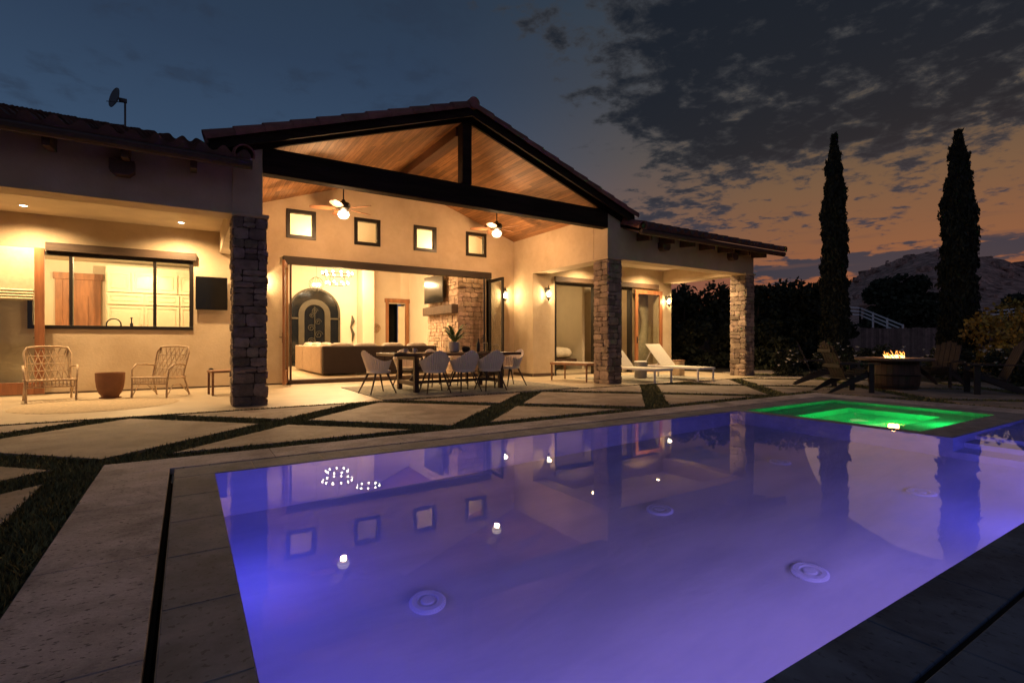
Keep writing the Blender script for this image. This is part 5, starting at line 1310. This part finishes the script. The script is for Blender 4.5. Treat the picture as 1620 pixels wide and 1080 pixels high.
# rose bushes with white flowers
for k, (x, y, H, W, lb) in enumerate(((14.85, 8.35, .75, 1.0, 'white flowering bush left of the adirondack chairs'), (16.0, 7.6, .95, 1.3, 'white flowering bush behind the pair of adirondack chairs'), (17.2, 6.9, .9, 1.3, 'white flowering bush below the left cypress'),
                                  (16.9, 5.2, .85, 1.2, 'white flowering bush right of the fire pit'), (15.9, 3.45, .95, 1.1, 'white flowering bush behind the right adirondack chair'), (18.6, 4.4, .9, 1.3, 'white flowering bush under the golden shrub'))):
    t = tree(lb, x, y, H, W, 2600, seed=60 + k, size=.05, low=.05, trunk=False, blobs=20, name='rose_bush', mat_='roseleaf', cat='bush'); t['group'] = 'white flowering bushes'
    fm = MB(); rr = random.Random(k)
    for q in range(26):
        a = rr.uniform(0, 2 * PI); ra = W * .5 * math.sqrt(rr.random()); z = H * rr.uniform(.35, 1.0); c = (ra * math.cos(a), ra * math.sin(a), z); s_ = rr.uniform(.035, .062)
        for p_ in range(5):
            b = 2 * PI * p_ / 5 + rr.random(); c2 = Vector(c); u = Vector((math.cos(b), math.sin(b), .5)) * s_; v = Vector((-math.sin(b), math.cos(b), .2)) * s_ * .6
            fm.add([c2, c2 + u * .6 + v, c2 + u, c2 + u * .6 - v], [(0, 1, 2, 3)])
        fm.ball(c, s_ * .45, 4)
    fm.build('flowers', M['petal'], t)
tag(tree('yellow green leafy shrub right of the right cypress', 20.4, 5.05, 2.0, 2.3, 2600, seed=80, size=.085, low=.15, blobs=30, name='golden_shrub', mat_='goldleaf', cat='shrub'))
tag(tree('second yellow green shrub at the right edge, farther off', 26.5, 5.6, 2.6, 3.2, 2600, seed=81, size=.10, low=.15, blobs=26, name='golden_shrub', mat_='goldleaf', cat='shrub'))
def hz_(x, y):
    d = x * math.sin(AZ) + y * math.cos(AZ)
    return d
tree('large round dark tree between the cypresses in front of the hill', 82.4, 30.6, 8.6, 9.6, 16000, 1.0, seed=90, size=.40, low=.0, blobs=60)
tree('dark tree on the slope at the right edge below the hill', 112, 24, 5.5, 9, 5000, 3.0, seed=91, size=.5, low=0, blobs=36)
tree('small dark tree left of the round tree on the slope', 72, 38, 5.0, 6.5, 5000, 1.5, seed=92, size=.35, low=0, blobs=30)

# hill and slopes
hm = MB(); NX, NY = 150, 60
def hill_h(az, dist):
    # profile of the far hill by azimuth (deg) at 250 m forward
    pts = [(50, 2), (56, 8), (60, 14), (63, 20), (65.6, 28.7), (68.5, 37.5), (70.3, 41.4), (72.0, 42.9), (74.8, 38.1), (76.3, 33.5), (77.4, 31), (81, 24), (90, 12), (100, 4)]
    for (a, ha), (b, hb) in zip(pts, pts[1:]):
        if a <= az <= b:
            u = (az - a) / (b - a); u = u * u * (3 - 2 * u) * .35 + u * .65; return ha + (hb - ha) * u
    return 0
for j in range(NY):
    v = j / (NY - 1); dist = 38 + (520 - 38) * v ** 1.25
    for i in range(NX):
        az = 48 + 54 * i / (NX - 1); a = R(az); x, y = dist * math.sin(a), dist * math.cos(a)
        rise = max(0, min(1, (dist - 100) / 190)); rise = rise * rise * (3 - 2 * rise)
        back_ = 1 - .6 * max(0, (dist - 300) / 220)
        h = hill_h(az, dist) * .89 * rise * back_ * (dist / 290 if dist < 290 else 1) ** .5
        near = max(0, min(1, (dist - 38) / 45)) * 2.2
        nz = noise.fractal(Vector((x * .03, y * .03, 0)), 1.0, 2.0, 5) * 2.6 * rise + noise.fractal(Vector((x * .16, y * .16, 3)), .8, 2.0, 4) * 1.3 * rise
        hm.v.append((x, y, -.1 + near + h + nz - (.6 if j == 0 else 0)))
for j in range(NY - 1):
    for i in range(NX - 1): a = j * NX + i; hm.f.append((a, a + 1, a + NX + 1, a + NX))
# boulders scattered over the slope
rr = random.Random(12)
for k in range(900):
    j = rr.randrange(20, NY - 16); i = rr.randrange(20, NX - 4); b = Vector(hm.v[j * NX + i]); b += Vector((rr.uniform(-2.5, 2.5), rr.uniform(-2.5, 2.5), 0)); s_ = rr.choice([.6, .9, 1.2, 2.0]) * rr.uniform(.6, 1.3)
    vs = []
    for q in range(8):
        sx, sy, sz = (1 if q & 1 else -1), (1 if q & 2 else -1), (1 if q & 4 else -1); vs.append(b + Vector((sx * s_ * rr.uniform(.4, 1), sy * s_ * rr.uniform(.4, 1), sz * s_ * rr.uniform(.3, .8))))
    hm.add(vs, [(0, 2, 3, 1), (4, 5, 7, 6), (0, 1, 5, 4), (2, 6, 7, 3), (0, 4, 6, 2), (1, 3, 7, 5)])
struct(hm.build('hill', M['rock']))

# wooden board fence
fb = thing('board_fence', 'weathered brown vertical board fence behind the cypresses', 'fence')
g = MB(); A = Vector((28.0, 17.9, 0)); B = Vector((39.5, 10.5, 0)); L_ = (B - A).length; d = (B - A).normalized(); nb = int(L_ / .15); rr = random.Random(2)
for k in range(nb):
    p = A + d * (k * .15); hgt = 1.80 + rr.uniform(-.03, .03); n_ = Vector((-d.y, d.x, 0)); o_ = n_ * rr.uniform(-.006, .006)
    vs = [p + o_, p + d * .138 + o_, p + d * .138 + n_ * .02 + o_, p + n_ * .02 + o_]
    g.add([Vector((q.x, q.y, -.1)) for q in vs] + [Vector((q.x, q.y, hgt)) for q in vs], [(3, 2, 1, 0), (4, 5, 6, 7), (0, 1, 5, 4), (1, 2, 6, 5), (2, 3, 7, 6), (3, 0, 4, 7)])
g.build('boards', M['fencewood'], fb)
g = MB()
for z in (.4, 1.4): g.bar(A + Vector((0, 0, z)) + Vector((-d.y, d.x, 0)) * .06, B + Vector((0, 0, z)) + Vector((-d.y, d.x, 0)) * .06, .04, .09)
g.build('rails', M['fencewood'], fb)
A2 = B + d * .3; g = MB(); rf = thing('board_fence', 'lower stretch of brown board fence running out at the right edge', 'fence')
for k in range(60):
    p = A2 + Vector((.75, -.66, 0)).normalized() * (k * .15); q = Vector((.75, -.66, 0)).normalized(); n_ = Vector((.66, .75, 0)); vs = [p, p + q * .138, p + q * .138 + n_ * .02, p + n_ * .02]
    g.add([Vector((w_.x, w_.y, -.1)) for w_ in vs] + [Vector((w_.x, w_.y, 1.75)) for w_ in vs], [(3, 2, 1, 0), (4, 5, 6, 7), (0, 1, 5, 4), (1, 2, 6, 5), (2, 3, 7, 6), (3, 0, 4, 7)])
g.build('boards', M['fencewood'], rf)
# white rail fence on the slope
def rail_fence(label, pts, gap=2.4, h=1.25):
    t = thing('rail_fence', label, 'fence')
    g = MB(); rl = MB()
    for (p, q) in zip(pts, pts[1:]):
        p = Vector(p); q = Vector(q); L_ = (q - p).length; n = max(1, round(L_ / gap))
        for k in range(n + 1): c = p + (q - p) * k / n; MB().box(c.x - .07, c.x + .07, c.y - .07, c.y + .07, c.z - .6, c.z + h).build('post', M['whitepaint'], t)
        for hh in (.35, .75, 1.15): rl.bar(p + Vector((0, 0, hh)), q + Vector((0, 0, hh)), .05, .15)
    rl.build('rails', M['whitepaint'], t)
rail_fence('white three-rail fence sloping down between the cypresses', [(62.0, 30.0, 3.9), (65.42, 28.3, 3.7), (60.2, 22.2, 1.45)])
rail_fence('white rail fence far off at the right edge', [(79.06, 20.89, 3.3), (84.0, 18.1, 3.9), (88, 16, 4.2)])

# ------------------------------------------------------------------ turf blades in the strips
def inside(P, poly):
    x, y = P[:, 0], P[:, 1]; c = np.ones(len(P), bool); n = len(poly)
    ar = sum(poly[i][0] * poly[(i + 1) % n][1] - poly[(i + 1) % n][0] * poly[i][1] for i in range(n))
    if ar < 0: poly = poly[::-1]
    for i in range(n):
        a, b = poly[i], poly[(i + 1) % n]; c &= ((b[0] - a[0]) * (y - a[1]) - (b[1] - a[1]) * (x - a[0])) > .012 * np.hypot(b[0] - a[0], b[1] - a[1])
    return c
PP = []
for (x0, x1, y0, y1, dens) in ((-3.2, -.585, 1.2, 5.3, 5200), (-3.5, 4, 5.30, 8.45, 2600), (4, 10.5, 5.30, 8.45, 1100), (10.42, 15.5, 1.5, 8.45, 500), (10.5, 15.5, 8.45, 10.4, 200)):
    n = int((x1 - x0) * (y1 - y0) * dens); P = np.stack([rng.uniform(x0, x1, n), rng.uniform(y0, y1, n)], 1)
    if y1 > 9: P = P[(P[:, 0] > 14.37)]
    k = np.zeros(len(P), bool)
    for q in slabs: k |= inside(P, q)
    PP.append(P[~k])
P = np.vstack(PP); n = len(P)
dist = np.hypot(P[:, 0], P[:, 1]); wd = .0035 + .0011 * dist; hgt = rng.uniform(.018, .046, n); a = rng.uniform(0, PI, n)
lean = rng.normal(0, .016, (n, 2))
V = np.zeros((n, 3, 3)); V[:, 0, 0] = P[:, 0] - np.cos(a) * wd; V[:, 0, 1] = P[:, 1] - np.sin(a) * wd; V[:, 1, 0] = P[:, 0] + np.cos(a) * wd; V[:, 1, 1] = P[:, 1] + np.sin(a) * wd
V[:, 2, :2] = P + lean; V[:, :2, 2] = -.022; V[:, 2, 2] = -.022 + hgt
me = D.meshes.new('grass'); me.vertices.add(3 * n); me.vertices.foreach_set('co', V.reshape(-1)); me.loops.add(3 * n); me.loops.foreach_set('vertex_index', np.arange(3 * n, dtype=np.int32))
me.polygons.add(n); me.polygons.foreach_set('loop_start', np.arange(0, 3 * n, 3, dtype=np.int32)); me.polygons.foreach_set('loop_total', np.full(n, 3, dtype=np.int32)); me.update(); me.materials.append(M['blade'])
go = D.objects.new('grass', me); C.objects.link(go); tag(go, 'short turf growing in the strips between the paving slabs', 'grass', kind='stuff')
print('grass blades', n)
